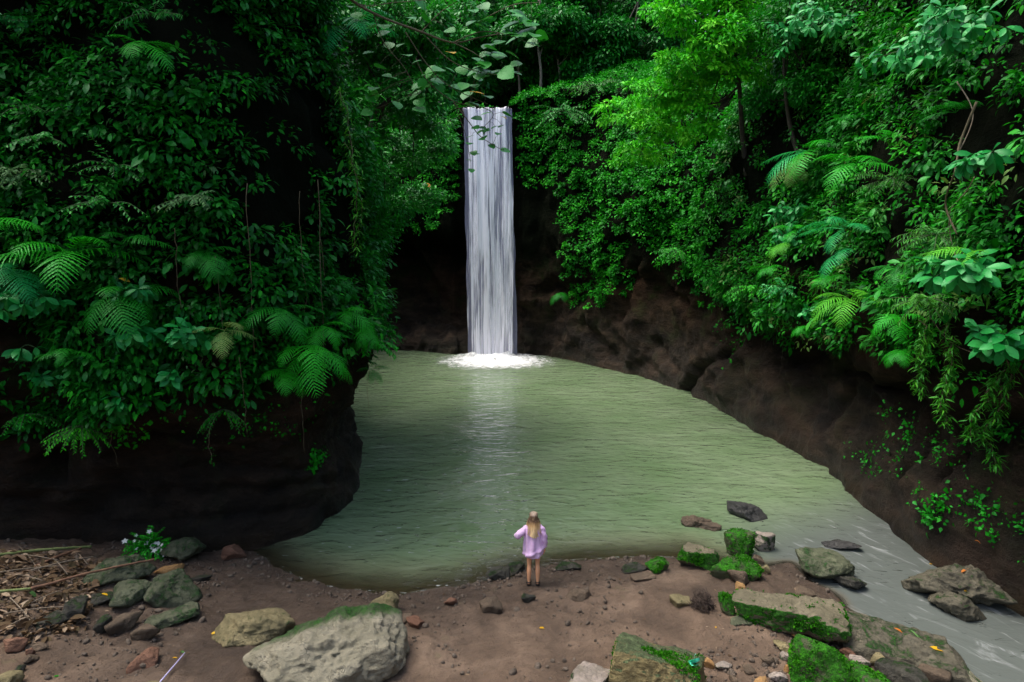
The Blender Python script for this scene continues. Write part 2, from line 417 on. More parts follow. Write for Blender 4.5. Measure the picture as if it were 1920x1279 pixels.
def water_mat():
    m, nt, p, out = new_mat('murky_water'); b = NB(nt)
    nt.nodes.remove(p)
    geo = b.n('NewGeometry'); P = geo.outputs['Position']
    fl = b.n('Attribute', attribute_name='flow').outputs['Fac']
    dp = b.n('Attribute', attribute_name='depth').outputs['Fac']
    shd = b.n('Attribute', attribute_name='shore').outputs['Fac']
    mp = b.n('Mapping'); mp.inputs['Scale'].default_value = (0.75, 1.5, 1); b.l(P, mp.inputs[0])
    w1 = b.noise(mp.outputs[0], 1.25, 2, 0.45, 0.9); w2 = b.noise(mp.outputs[0], 4.2, 2, 0.5, 0.5)
    ms = b.n('Mapping', vector_type='TEXTURE'); ms.inputs['Rotation'].default_value = (0, 0, math.radians(-62)); ms.inputs['Scale'].default_value = (2.6, 0.8, 1)
    b.l(P, ms.inputs[0])
    s1 = b.noise(ms.outputs[0], 2.2, 5, 0.58, 1.2)
    cl = b.noise(P, 0.35, 4, 0.6)
    c = b.ramp(cl, [(0.3, (0.108, 0.170, 0.082)), (0.7, (0.160, 0.215, 0.128))])
    c = b.mix(fl, c, (0.098, 0.112, 0.104))  # stream greyed in the diffuse colour to stand for the sky's reflection
    c = b.mix(b.maprange(dp, 0.36, 0.08, 0, 0.6), c, (0.105, 0.085, 0.055))
    foam = b.math('MULTIPLY', b.maprange(s1, 0.54, 0.80), b.maprange(fl, 0.25, 0.9))
    fz = b.noise(P, 3.0, 5, 0.7, 1.0)
    line = b.math('MULTIPLY', b.maprange(b.math('ABSOLUTE', b.math('SUBTRACT', b.math('ADD', shd, b.math('MULTIPLY', b.math('SUBTRACT', fz, 0.5), 0.25)), 0.10)), 0.035, 0.0), b.maprange(fz, 0.42, 0.62))
    mg = b.n('Mapping'); mg.inputs['Scale'].default_value = (1.5, 4.2, 1); b.l(P, mg.inputs[0])
    g1 = b.noise(mg.outputs[0], 2.3, 3, 0.6, 0.3)
    xs = b.n('SeparateXYZ'); b.l(P, xs.inputs[0])
    gd = b.math('MULTIPLY', b.maprange(xs.outputs['X'], 4.5, -1.0, 0.0, 1.0), b.math('SUBTRACT', 1.0, fl))
    painted_glint = b.math('MULTIPLY', b.maprange(b.math('ADD', g1, b.math('MULTIPLY', b.math('SUBTRACT', b.noise(P, 0.5, 3, 0.6), 0.5), 0.22)), 0.668, 0.73), gd)  # white spots in the colour that paint sky glints on the ripples
    foam = b.math('MAXIMUM', foam, b.math('MAXIMUM', painted_glint, b.math('MULTIPLY', line, 0.85)))  # stream and shore foam, joined with the painted glints
    c = b.mix(b.math('MULTIPLY', foam, 0.48), c, (0.56, 0.58, 0.60))
    gp = b.math('MULTIPLY', b.maprange(w2, 0.60, 0.78), b.maprange(w1, 0.45, 0.6))
    nrm = b.bump(b.math('MULTIPLY', b.math('SUBTRACT', 1.0, b.math('MULTIPLY', fl, 0.7)), b.math('ADD', b.math('ADD', w1, b.math('MULTIPLY', w2, 0.30)), b.math('MULTIPLY', gp, 0.70))), 0.42, 0.28)
    nrm = b.bump(b.math('MULTIPLY', s1, fl), 0.16, 0.12, nrm)
    df = b.n('BsdfDiffuse'); b.l(c, df.inputs[0]); b.l(nrm, df.inputs['Normal'])
    tr = b.n('BsdfTransparent'); tr.inputs[0].default_value = (0.62, 0.56, 0.42, 1)
    op = b.math('MAXIMUM', b.maprange(dp, 0.0, 0.22, 0.12, 1), foam)
    m1 = b.n('MixShader'); b.l(op, m1.inputs[0]); b.l(tr.outputs[0], m1.inputs[1]); b.l(df.outputs[0], m1.inputs[2])
    gl = b.n('BsdfGlossy'); gl.inputs['Roughness'].default_value = 0.10; b.l(nrm, gl.inputs['Normal'])
    fr = b.n('Fresnel'); fr.inputs[0].default_value = 1.33; b.l(nrm, fr.inputs['Normal'])
    m2 = b.n('MixShader'); b.l(fr.outputs[0], m2.inputs[0]); b.l(m1.outputs[0], m2.inputs[1]); b.l(gl.outputs[0], m2.inputs[2])
    b.l(m2.outputs[0], out.inputs[0])
    return m
M['water'] = water_mat()
def fall_mat():
    m, nt, p, out = new_mat('falling_water'); b = NB(nt)
    tc = b.n('TexCoord'); oi = b.n('ObjectInfo')
    at = b.n('Attribute', attribute_name='edge').outputs['Fac']
    ly = b.n('Attribute', attribute_name='layer').outputs['Fac']
    va = b.n('VectorMath', operation='ADD'); cx = b.n('CombineXYZ'); b.l(b.math('MULTIPLY', ly, 7.3), cx.inputs[0])
    b.l(tc.outputs['Object'], va.inputs[0]); b.l(cx.outputs[0], va.inputs[1])
    m1 = b.n('Mapping'); m1.inputs['Scale'].default_value = (4.2, 1, 0.085); b.l(va.outputs[0], m1.inputs[0])
    m2 = b.n('Mapping'); m2.inputs['Scale'].default_value = (13, 1, 0.32); b.l(va.outputs[0], m2.inputs[0])
    m3 = b.n('Mapping'); m3.inputs['Scale'].default_value = (1.5, 1, 0.22); b.l(va.outputs[0], m3.inputs[0])
    a = b.noise(m1.outputs[0], 1.0, 4, 0.6); c2 = b.noise(m2.outputs[0], 1.0, 5, 0.6); c3 = b.noise(m3.outputs[0], 1.0, 3, 0.5)
    s = b.math('ADD', b.math('MULTIPLY', a, 0.5), b.math('ADD', b.math('MULTIPLY', c2, 0.3), b.math('MULTIPLY', c3, 0.25)))
    s = b.math('SUBTRACT', s, b.math('MULTIPLY', at, 0.10))
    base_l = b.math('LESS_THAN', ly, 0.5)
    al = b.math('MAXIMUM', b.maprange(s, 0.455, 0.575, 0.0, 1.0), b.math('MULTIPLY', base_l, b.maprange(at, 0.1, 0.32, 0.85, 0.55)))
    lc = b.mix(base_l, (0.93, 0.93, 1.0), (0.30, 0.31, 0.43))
    df = b.n('BsdfDiffuse'); b.l(lc, df.inputs[0])
    tl = b.n('BsdfTranslucent'); b.l(lc, tl.inputs[0])
    mx = b.n('MixShader'); mx.inputs[0].default_value = 0.10; b.l(df.outputs[0], mx.inputs[1]); b.l(tl.outputs[0], mx.inputs[2])
    b.l(b.bump(s, 0.35, 0.08), df.inputs['Normal'])
    tr = b.n('BsdfTransparent')
    m4 = b.n('MixShader'); b.l(al, m4.inputs[0]); b.l(tr.outputs[0], m4.inputs[1]); b.l(mx.outputs[0], m4.inputs[2])
    b.l(m4.outputs[0], out.inputs[0])
    return m
M['fall'] = fall_mat()
def foam_mat():
    m, nt, p, out = new_mat('splash_foam'); b = NB(nt)
    geo = b.n('NewGeometry')
    at = b.n('Attribute', attribute_name='edge').outputs['Fac']
    mp = b.n('Mapping'); mp.inputs['Scale'].default_value = (1, 0.8, 1); b.l(geo.outputs['Position'], mp.inputs[0])
    n = b.noise(mp.outputs[0], 2.6, 7, 0.68, 0.6)
    nf = b.noise(mp.outputs[0], 9.0, 5, 0.7)
    f = b.math('SUBTRACT', b.math('ADD', b.math('MULTIPLY', n, 1.5), b.math('MULTIPLY', nf, 0.5)), b.math('MULTIPLY', at, 1.35))
    al = b.maprange(f, 0.0, 1.05)
    df = b.n('BsdfDiffuse'); df.inputs[0].default_value = (0.88, 0.90, 0.92, 1)
    b.l(b.bump(n, 0.6, 0.15), df.inputs['Normal'])
    tr = b.n('BsdfTransparent'); mx = b.n('MixShader')
    b.l(al, mx.inputs[0]); b.l(tr.outputs[0], mx.inputs[1]); b.l(df.outputs[0], mx.inputs[2]); b.l(mx.outputs[0], out.inputs[0])
    return m
M['foam'] = foam_mat()
# ================================================================ terrain
FOOT = [(-27,-40),(-25,-5),(-20,13),(-11.6,15.3),(-7.8,15.3),(-5.9,16.2),(-5.05,18.6),(-5.6,22),(-8,28),(-12,36),(-13,43),(-10.5,47.6),(-6.5,47.3),(-3.6,46.0),
        (-2.7,45.2),(-0.3,44.9),(1.0,44.6),(2.4,44.0),(4.8,41.0),(7.0,37.3),(8.6,33.7),(9.5,29.3),(10.0,25.2),(10.35,21.2),(10.2,17.7),(10.1,14.6),(10.9,10.5),(12.2,4),(14,-10),(15,-40)]
OUTR = [(-45,-40),(-45,-5),(-42,8),(-38,22),(-36,27),(-35,29),(-35,31),(-36,33),(-37,36),(-38,42),(-36,56),(-26,64),(-15,70),(-9,72),
        (-5,72),(-1,72),(4,71),(8,70),(17,67),(26,61),(34,54),(38,44),(40,34),(42,26),(42,19),(42,12),(43,6),(44,0),(46,-14),(48,-44)]
pA = [(.8,-1.2),(.3,0),(-.1,.9),(-.25,1.9),(-.05,2.9),(.5,3.8),(.65,5.5),(.35,8.5),(-.3,12),(-1.8,15.5)]
pB = [(.8,-1.2),(.2,0),(0,1.5),(0,3),(.2,4.5),(.3,6),(.2,8),(0,11),(-.3,13.5),(-1.2,15.2)]
pC = [(1.2,-1.2),(1.0,0),(.6,.9),(-1.5,1.5),(-2.2,4),(-1.6,7),(0,8.8),(.15,12),(0,15.7),(-1,16.2)]
pD = [(.6,-1.2),(0,0),(-1.0,1),(-1.3,2.5),(-1.1,5),(-.8,8),(-.4,11),(-.15,14.5),(0,15.75),(-.7,15.9)]
pE = [(.6,-1.2),(.1,0),(0,1.2),(-.2,3),(-.1,5),(0,7),(0,10),(-.1,13.4),(-.3,15.9),(-1,16.9)]
pF = [(.6,-1.2),(.1,0),(-.1,1.2),(-.3,3),(-.4,5.0),(.2,6.5),(.2,9),(-.4,12),(-1.2,14.8),(-2.5,17)]
pG = [(.8,-1.2),(.25,0),(-.15,1),(-.7,2.3),(-.8,3.5),(.2,4.4),(.4,6.5),(0,9.5),(-.8,12.5),(-2,15.8)]
PROF = [pA]*8 + [pB]*3 + [pC]*3 + [pD]*2 + [pE]*2 + [pF]*4 + [pG]*8
ZOUT = [23]*8 + [24]*3 + [37]*3 + [36]*2 + [37]*2 + [26]*4 + [23]*8
MIDF = [.55]*8 + [.5]*3 + [.14]*3 + [.06]*2 + [.14]*2 + [.45]*4 + [.55]*8
ns, nr = 1000, 150
foot = catmull(FOOT, ns); outr = catmull(OUTR, ns)
zout = catmull([(z, 0, 0) for z in ZOUT], ns)[:, 0]; midf = catmull([(z, 0, 0) for z in MIDF], ns)[:, 0]
prof = np.stack([catmull([P[k] for P in PROF], ns) for k in range(10)], 1)   # ns,10,2
tan = np.gradient(foot, axis=0)
for _ in range(14): tan[1:-1] = (tan[:-2] + 2 * tan[1:-1] + tan[2:]) / 4
tan = norm(tan); inw = np.stack([tan[:, 1], -tan[:, 0]], -1)       # towards the pool
rows = np.zeros((ns, 13, 3))
for k in range(10):
    rows[:, k, :2] = foot + inw * prof[:, k, :1]; rows[:, k, 2] = prof[:, k, 1]
for k, (f, g) in enumerate([(0.42, midf), (1.0, np.ones(ns)), (3.2, None)]):
    rows[:, 10 + k, :2] = rows[:, 9, :2] * (1 - f) + outr * f
    rows[:, 10 + k, 2] = zout + 12 if g is None else rows[:, 9, 2] * (1 - g) + zout * g
W = np.stack([catmull(rows[:, :, c].T, nr).T for c in range(3)], -1)          # ns,nr,3
def grid_normals(G):
    n = np.cross(np.gradient(G, axis=0), np.gradient(G, axis=1))
    return norm(n)
WN = grid_normals(W)
k = (WN[:, nr // 3, :2] * inw).sum(-1).mean()
if k < 0: WN = -WN
lowz = sstep(16, 9, W[..., 2])
fl = np.abs(W[..., 0] + 1.5) < 2.2
calm = np.where(fl & (W[..., 1] > 40), 0.25, 1.0)
diag = W @ np.array([[0.6, 0.1, 0.5], [-0.5, 0.8, 0.2], [0.9, 0.2, -0.7]]).T
led = W[..., 2] * 0.9 + 0.35 * W[..., 0] + 0.5 * fbm(W, 0.5, 3, 35); ledge = (led - np.floor(led)) - 0.5
d = 0.75 * fbm(W, 0.28, 4, 3) + 0.85 * fbm(diag, 0.35, 5, 11, True) * lowz + 0.16 * ledge * lowz * sstep(-.1, .5, fbm(W, 0.25, 2, 37)) + 0.16 * fbm(W, 1.9, 4, 23) + 0.07 * fbm(W, 5.0, 3, 29)
d = d * calm * sstep(-1.0, 1.2, W[..., 2]) * 0.85 + 0.12 * fbm(W, 1.1, 4, 31) * calm

# clefts and slab edges in the bare rock
CRK = [([(1285,738),(1325,692),(1388,655),(1392,598)], .38, 9), ([(1392,598),(1402,670),(1406,745)], .25, 7), ([(1465,688),(1480,730),(1492,760)], .35, 8), ([(1098,605),(1125,640),(1142,665)], .35, 9),
       ([(1490,690),(1520,668),(1545,652)], .30, 8), ([(1178,520),(1225,528),(1292,565)], .35, 10), ([(1712,905),(1738,890),(1762,868)], .38, 9), ([(1020,545),(1050,535),(1085,560)], .5, 12), ([(1200,460),(1190,520),(1170,600)], .3, 9),
       ([(1580,700),(1640,690),(1700,720)], .35, 10), ([(1800,930),(1830,890),(1860,870)], .3, 9), ([(1560,800),(1600,760),(1620,720)], .25, 8), ([(1230,640),(1262,690)], .25, 7), ([(112,850),(116,880)], .7, 20), ([(0,930),(180,915),(380,925),(600,905)], .14, 9), ([(200,985),(420,968),(560,955)], .12, 8), ([(330,880),(460,865),(560,880)], .12, 8)]
def seg_dist(x, y, L):
    b_ = np.full(x.shape, 1e9)
    for (ax, ay), (cx_, cy_) in zip(L[:-1], L[1:]):
        ex, ey = cx_ - ax, cy_ - ay; t = np.clip(((x - ax) * ex + (y - ay) * ey) / (ex * ex + ey * ey), 0, 1)
        b_ = np.minimum(b_, np.hypot(x - ax - t * ex, y - ay - t * ey))
    return b_
kx, ky = project(W); kx = kx + 9 * fbm(W, 1.5, 3, 33); ky = ky + 9 * fbm(W, 1.5, 3, 34)
rear = W[..., 1] < 3
for L, dpt, wd in CRK:
    q_ = seg_dist(kx, ky, L); d = d - np.where(rear, 0, dpt * np.exp(-(q_ / wd) ** 2) - .30 * dpt * np.exp(-((q_ - wd * 2.2) / (wd * 1.4)) ** 2))
W = W + WN * d[..., None]
WN2 = grid_normals(W); WN2 *= np.sign((WN2 * WN).sum(-1, keepdims=True) + 1e-9); WN = WN2
cuts = [0, int(ns * 9.5 / 29), int(ns * 17.6 / 29), ns - 1]
clf = []
for nm, a, c, lab in (('left_cliff', cuts[0], cuts[1], 'dark overhanging rock headland left of the pool, hung with ferns'),
                      ('back_cliff', cuts[1], cuts[2], 'sheer rock wall that the waterfall drops from'),
                      ('right_cliff', cuts[2], cuts[3], 'curving brown rock wall along the right bank of the pool')):
    G = W[a:c + 1]
    me = raw_mesh(nm, G.reshape(-1, 3), grid_faces(G.shape[0], nr)[:, ::-1])
    o = link(nm, me, M['cliff']); tag(o, lab, None, None, 'structure'); clf.append(o)
bvh = BVHTree.FromPolygons([Vector(v) for v in W.reshape(-1, 3)], grid_faces(ns, nr).tolist())
def wall_hit(px, py):
    h = bvh.ray_cast(Vector((0, 0, CAMH)), ray(px, py))
    n = h[1]
    if n.dot(ray(px, py)) > 0: n = -n
    return h[0], n

# ------------------------------------------------ ground and water
SHORE = [(455,1028),(478,1046),(510,1066),(560,1088),(610,1101),(660,1109),(760,1117),(860,1107),(930,1086),(985,1070),(1060,1056),(1180,1048),(1290,1046),(1370,1062),(1440,1062),(1478,1056),
         (1500,1085),(1550,1108),(1585,1138),(1620,1165),(1685,1205),(1750,1255),(1790,1300),(1820,1400)]
shore = [tuple(at_z(*p)[:2]) for p in SHORE]
poly = np.array(shore + [(8.4, 5), (9.5, -8), (13.5, -8), (12.0, 6), (12.5, 14), (14, 24), (14, 50), (-16, 52), (-16, 30), (-9, 18.5)])
def shore_sd(X, Y):
    """positive on land"""
    P = np.stack([X.ravel(), Y.ravel()], -1)
    best = np.full(len(P), 1e9); ins = np.zeros(len(P), bool)
    for a, c in zip(poly, np.roll(poly, -1, 0)):
        e = c - a; t = np.clip(((P - a) @ e) / (e @ e), 0, 1)
        best = np.minimum(best, np.linalg.norm(P - a - t[:, None] * e, axis=1))
        cr = ((a[1] > P[:, 1]) != (c[1] > P[:, 1]))
        xi = (c[0] - a[0]) * (P[:, 1] - a[1]) / ((c[1] - a[1]) or 1e-9) + a[0]
        ins ^= cr & (P[:, 0] < xi)
    return np.where(ins, -best, best).reshape(X.shape)
FA = at_z(1425, 985)
def stream_along(X, Y): return (X - FA.x) * 0.50 + (Y - FA.y) * -0.86
def stream_flow(X, Y): return sstep(-1.6, 1.8, stream_along(X, Y)) * sstep(4.6, 6.4, X)
def ground_h(X, Y):
    X = np.asarray(X, float); Y = np.asarray(Y, float)
    s = shore_sd(X, Y)
    P = np.stack([X, Y, np.zeros_like(X)], -1)
    s = s + 0.16 * fbm(P, 1.4, 3, 41)
    h = np.where(s > 0, 0.13 * np.minimum(s, 1.3) + 0.05 * np.clip(s - 1.3, 0, 8), np.maximum(0.17 * s, -1.3))
    h = h - (0.32 * stream_flow(X, Y) + 0.021 * np.clip(stream_along(X, Y), 0, 12) * stream_flow(X, Y)) * sstep(0.0, -0.5, s)
    h = h + 0.55 * sstep(-6.8, -11, X) * sstep(15.5, 12.5, Y) * (s > 0) * np.clip(s, 0, 1)
    ls = np.clip(s * 1.5 + 0.4, 0.15, 1)
    h = h + ls * (0.085 * fbm(P, 1.1, 4, 51) + 0.050 * fbm(P, 3.8, 4, 52, True) + 0.030 * np.maximum(fbm(P, 11, 2, 53), 0))
    return h, s
def axis_pts(lo, a, c, hi, fine, nco):
    l = a - (a - lo) * (np.linspace(1, 0, nco, endpoint=False) ** 2.5); r = c + (hi - c) * (np.linspace(0, 1, nco + 1)[1:] ** 2.5)
    return np.concatenate([l, np.arange(a, c, fine), r])
gx = axis_pts(-400, -13.5, 12.5, 400, 0.062, 24); gy = axis_pts(-400, 8.5, 20.0, 400, 0.062, 24)
GX, GY = np.meshgrid(gx, gy, indexing='ij')
GZ, GS = ground_h(GX, GY)
GV = np.stack([GX, GY, GZ], -1)
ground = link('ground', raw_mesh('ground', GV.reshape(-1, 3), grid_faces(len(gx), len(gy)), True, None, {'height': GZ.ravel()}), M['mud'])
tag(ground, 'muddy brown bank in front of the pool, strewn with stones', None, None, 'structure')
def gz(x, y): return float(ground_h(np.array([[x]]), np.array([[y]]))[0][0, 0])
def gpt(px, py):
    z = 0.1
    for _ in range(4):
        p = at_z(px, py, z); z = max(0.0, gz(p.x, p.y))
    return at_z(px, py, z)
wx = np.arange(-15, 12.6, 0.16); wy = np.concatenate([np.arange(-8, 8, .5), np.arange(8, 51, 0.16)])
WX, WY = np.meshgrid(wx, wy, indexing='ij')
wh, ws = ground_h(WX, WY)
along = stream_along(WX, WY); flow = stream_flow(WX, WY)
wz = -0.06 * np.clip(along, 0, 12) * flow * 0.35 + 0.012 * fbm(np.stack([WX, WY * 1.6, WX * 0], -1), 1.3, 3, 61)
wz = np.where(flow > 0.2, wz + 0.02 * fbm(np.stack([WX, WY, WX * 0], -1), 2.2, 3, 62), wz)
water = link('water', raw_mesh('water', np.stack([WX, WY, wz], -1).reshape(-1, 3), grid_faces(len(wx), len(wy)), True, None,
             {'depth': np.maximum(wz - wh, 0).ravel(), 'flow': flow.ravel(), 'shore': (-ws).ravel()}), M['water'])
tag(water, 'murky green pool under the fall running off as a grey stream', None, None, 'structure')

# ------------------------------------------------ waterfall
fallr = empty('waterfall', (-1.35, 44.2, 0), 'tall white waterfall dropping in one straight curtain into the green pool', 'waterfall')
acc = []
nu, nv = 70, 170
U, Vv = np.meshgrid(np.linspace(-1, 1, nu), np.linspace(0, 1, nv), indexing='ij')
Vs, Fs, Es, Ls, off = [], [], [], [], 0
for L in range(3):
    z = 15.9 * (1 - Vv) + 0.02 + 0.10 * fbm(np.stack([U * 5, U * 0, U * 0 + 3.0], -1), 1.0, 3, 79) * sstep(.05, 0, Vv)
    hw = 1.50 + 0.10 * Vv
    wob = fbm(np.stack([U * 3 + L * 9, U * 0, Vv * 1.2], -1), 1.0, 3, 70 + L)
    edge = 0.09 * fbm(np.stack([Vv * 0 + L, U * 0.0, Vv * 9], -1), 1.0, 4, 75) * np.abs(U) ** 3
    x = U * (hw - 0.015 * L) + edge + 0.30 * Vv - 0.20
    y = 0.55 - 1.0 * np.sqrt(Vv + 0.0005) - 0.16 * L + 0.10 * wob
    y = np.where(Vv < 0.012, y + 0.9 * (0.012 - Vv) / 0.012, y)
    Vs.append(np.stack([x, y, z], -1).reshape(-1, 3)); Fs.append(grid_faces(nu, nv) + off); off += nu * nv
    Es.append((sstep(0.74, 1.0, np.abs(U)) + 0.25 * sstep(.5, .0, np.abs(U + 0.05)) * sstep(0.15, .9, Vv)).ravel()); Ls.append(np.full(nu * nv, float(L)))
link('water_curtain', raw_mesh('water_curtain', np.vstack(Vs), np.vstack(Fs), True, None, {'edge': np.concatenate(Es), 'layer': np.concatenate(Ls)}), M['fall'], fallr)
nr_, na = 60, 120
R_, A_ = np.meshgrid(np.linspace(0.02, 1, nr_), np.linspace(0, 2 * np.pi, na), indexing='ij')
fx, fy = R_ * np.cos(A_) * 5.0 + 0.3, R_ * np.sin(A_) * 4.2 - 2.3
Pn = np.stack([fx, fy, fx * 0], -1)
fz = 0.06 + 0.42 * np.exp(-(fx / 2.0) ** 2 - ((fy + 0.9) / 1.3) ** 2) * (0.7 + 0.8 * fbm(Pn, 1.7, 4, 81)) + 0.10 * (1 - R_) * fbm(Pn, 3.5, 3, 82)
link('splash_foam', raw_mesh('splash_foam', np.stack([fx, fy, fz], -1).reshape(-1, 3), grid_faces(nr_, na), True, None, {'edge': R_.ravel() ** 1.4}), M['foam'], fallr)

# ================================================================ rocks
def ico(sub):
    bm = bmesh.new(); bmesh.ops.create_icosphere(bm, subdivisions=sub, radius=1.0)
    V = np.array([v.co[:] for v in bm.verts]); F = np.array([[v.index for v in f.verts] for f in bm.faces]); bm.free()
    return norm(V), F
ICO = {s: ico(s) for s in (3, 4, 5, 6)}
def rock_mesh(name, dims, seed, sub=5, planes=None, npl=15, sharp=20, rough=1.0, jit=0.0):
    D, F = ICO[sub]; r = np.random.default_rng(seed)
    if planes is None:
        n = norm(r.normal(size=(npl, 3))); h = r.uniform(0.62, 1.0, npl)
        n = np.vstack([n, [[0, 0, 1], [0, 0, -1]]]); h = np.append(h, [r.uniform(.7, .95), .8])
    else:
        n = norm(norm(np.array([p[:3] for p in planes], float)) + r.normal(0, jit, (len(planes), 3))); h = np.array([p[3] for p in planes], float) * (1 + r.normal(0, jit * .4, len(planes)))
        n = np.vstack([n, norm(r.normal(size=(9, 3)))]); h = np.append(h, r.uniform(.86, 1.1, 9))
    dn = D @ n.T
    q = np.where(dn > 0.02, np.maximum(dn, 0.02) / h, 0.0)
    rad = 1.0 / (np.power(np.power(q, sharp).sum(1), 1 / sharp) + 1e-6)
    rad = np.minimum(rad, 1.9)
    P = D * rad[:, None]
    ext = np.ptp(P, axis=0) / 2; mid = (P.max(0) + P.min(0)) / 2
    P = (P - mid) / ext
    s = np.array(dims) / 2.0; g = s.max()
    Q = P * s
    nn = fbm(Q / g + seed, 1.6, 4, seed) * 0.16 + fbm(Q / g + seed, 4.5, 4, seed + 5, True) * 0.060 + fbm(Q / g, 13, 3, seed + 9) * 0.028
    pit = np.maximum(fbm(Q / g + 3, 7, 3, seed + 3) - 0.25, 0) * -0.12
    Q = Q + D * ((nn + pit) * g * 0.8 * rough)[:, None]
    return raw_mesh(name, Q, F)
STONES = 'stones on the mud bank and in the stream'
rock_tops = {}
def rock(name, x0, y0, x1, y1, mat, label, seed, dep=0.8, sink=0.12, base=None, yaw=None, planes=None, sub=None, cat='rock', hfac=1.0, npl=13, rough=1.0, key=None, zoff=0.0):
    """picture box of the stone -> a stone standing there"""
    cx = (x0 + x1) / 2
    b0 = gpt(cx, y1)
    dist = math.hypot(b0.x, b0.y)
    fwd = (b0 - Vector((0, 0, CAMH))).length
    vv = (y1 - 639.5) / FPX; sc_ = fwd / FPX / math.sqrt(1 + ((cx - 960) / FPX) ** 2 + vv * vv)
    depr = math.atan2(CAMH, dist)
    w = (x1 - x0) * sc_ * 0.97; hp = (y1 - y0) * sc_ / math.sqrt(1 + vv * vv) * 0.95
    dp = w * dep
    h = max((hp - (0.95 if planes is SLABP else 0.74) * dp * math.sin(depr)) / math.cos(depr), 0.3 * hp, 0.2 * dp) * hfac
    dirv = Vector((b0.x, b0.y, 0)).normalized()
    c = b0 + dirv * (dp * 0.42)
    hz = h * (1 + sink) 
    r = random.Random(seed)
    o = link(name, rock_mesh(name, (w, dp, hz), seed, sub or (5 if w > 0.7 else 4), planes, npl, sharp=(11 if planes is HERO else 20), rough=rough, jit=0.17 if planes is SLABP and key != 'slab' else 0.03), M[mat])
    o.location = (c.x, c.y, max(gz(c.x, c.y), -0.05) + h / 2 - hz * sink * 0.5 + zoff)
    o.rotation_euler = (r.uniform(-.10, .10), r.uniform(-.10, .10), math.atan2(dirv.y, dirv.x) - math.pi / 2 + (r.uniform(-.22, .22) if planes is not HERO else 0))
    tag(o, label, cat)
    if mat in ('r_side', 'r_moss') or key == 'slab': rock_tops[name + str(seed)] = (o, mat, seed)
    return o
HERO = [(-0.15,-0.62,0.72,.66),(-0.75,-0.35,-0.60,.62),(0.95,-0.15,0.15,.86),(0.25,-0.85,-0.1,.86),(-0.45,0.45,0.80,.72),(-0.05,0.2,1,.80),(0.6,0.1,0.75,.80),(0,1,0.1,.85),(0,0,-1,.7),(-0.95,0.1,0.28,1.02)]
SLABP = [(0,0.05,1,.62),(-1,-0.05,.08,.80),(1,-0.1,.1,.85),(0,-1,0.12,.66),(0.05,-.75,-.55,.70),(0,1,0,.8),(0,0,-1,.7)]
rock('boulder', 462, 1116, 768, 1306, 'r_hero', 'largest pale grey boulder, pitted face with a mossy ridge, in front of the pool', 101, 0.66, 0.1, planes=HERO, sub=6, cat='boulder', hfac=1.12, rough=1.5)
rock('boulder', 1133, 1176, 1322, 1318, 'r_slab', 'block shaped boulder with flat green top and yellowish broken front', 102, 0.52, 0.1, planes=SLABP, sub=6, cat='boulder', key='slab')
rock('boulder', 404, 1126, 556, 1206, 'r_ochre', 'yellow green mossy boulder touching the left side of the largest pale boulder', 113, 0.6, planes=[(-.9,-.2,.3,.8),(.2,-.9,.2,.8),(-.3,.1,1,.8),(.5,.1,.8,.7),(1,0,0,1),(0,1,0,.8),(0,0,-1,.7)], cat='boulder')
rock('rock', 684, 1100, 753, 1158, 'r_ochre', 'ochre rock with a green cap behind the largest pale boulder', 104)
rock('stone', 744, 1142, 777, 1165, 'r_brown', 'small brown stone right beside the ochre rock with a green cap', 105, cat='stone')
rock('stone', 760, 1154, 796, 1180, 'r_red', 'rounded rusty stone at the right shoulder of the largest pale boulder', 106, cat='stone')
rock('stone', 736, 1156, 764, 1174, 'r_brown', 'little brown stone between the ochre rock and the largest pale boulder', 107, cat='stone')
rock('rock', 304, 998, 388, 1058, 'r_algae', 'grey green rock behind the white flowered bush, against the cliff', 108)
rock('rock', 163, 1034, 287, 1100, 'r_algae', 'long dark mossy rock in front of the white flowered bush', 109, 0.6)
rock('stone', 287, 1047, 346, 1074, 'r_orange', 'orange and yellow stone just below the white flowered bush', 110, 0.6, cat='stone')
rock('rock', 274, 1064, 372, 1140, 'r_algae', 'big smooth grey green rock under the end of the long cane', 111)
rock('rock', 210, 1090, 286, 1143, 'r_algae', 'squat cracked rock just below the long cane', 112)
rock('stone', 343, 1074, 397, 1094, 'r_dark', 'flat dark stone to the right of the big smooth grey green rock', 113, 0.5, cat='stone')
rock('rock', 262, 1128, 375, 1177, 'r_algae', 'pale green slab shaped rock lying on the mud, lowest of the bank rocks', 114, 0.5, planes=SLABP)
rock('rock', 206, 1138, 267, 1187, 'r_brown', 'brown angular rock left of the pale green slab', 115)
rock('stone', 177, 1150, 211, 1191, 'r_dark', 'small upright dark green stone beside the brown angular rock', 116, cat='stone')
rock('rock', 116, 1120, 167, 1167, 'r_dark', 'dark grey rock at the edge of the leaf litter', 117)
rock('stone', 248, 1163, 300, 1202, 'r_brown', 'low muddy stone in front of the brown angular rock', 118, 0.6, cat='stone')
rock('stone', 240, 1213, 303, 1255, 'r_red', 'reddish brown stone alone on the bare mud', 119, 0.7, cat='stone')
rock('stone', 68, 1148, 136, 1181, 'r_dark', 'wide flat dark stone in the leaf litter', 120, 0.6, cat='stone')
rock('rock', 416, 1018, 462, 1050, 'r_red', 'brown rock at the corner where cliff and pool meet', 121, 0.7)
rock('stone', 12, 1190, 52, 1224, 'r_red', 'rusty stone below the leaf litter at the picture edge', 122, cat='stone')
rock('stone', 46, 1200, 88, 1220, 'r_brown', 'flat brown stone right of the rusty stone below the leaf litter', 123, 0.6, cat='stone')
rock('stone', 46, 1226, 72, 1246, 'r_brown', 'palest of the three small pebbles near the lower left corner', 124, cat='stone')
rock('stone', 28, 1246, 50, 1264, 'r_dark', 'darkest of the three small pebbles near the lower left corner', 125, cat='stone')
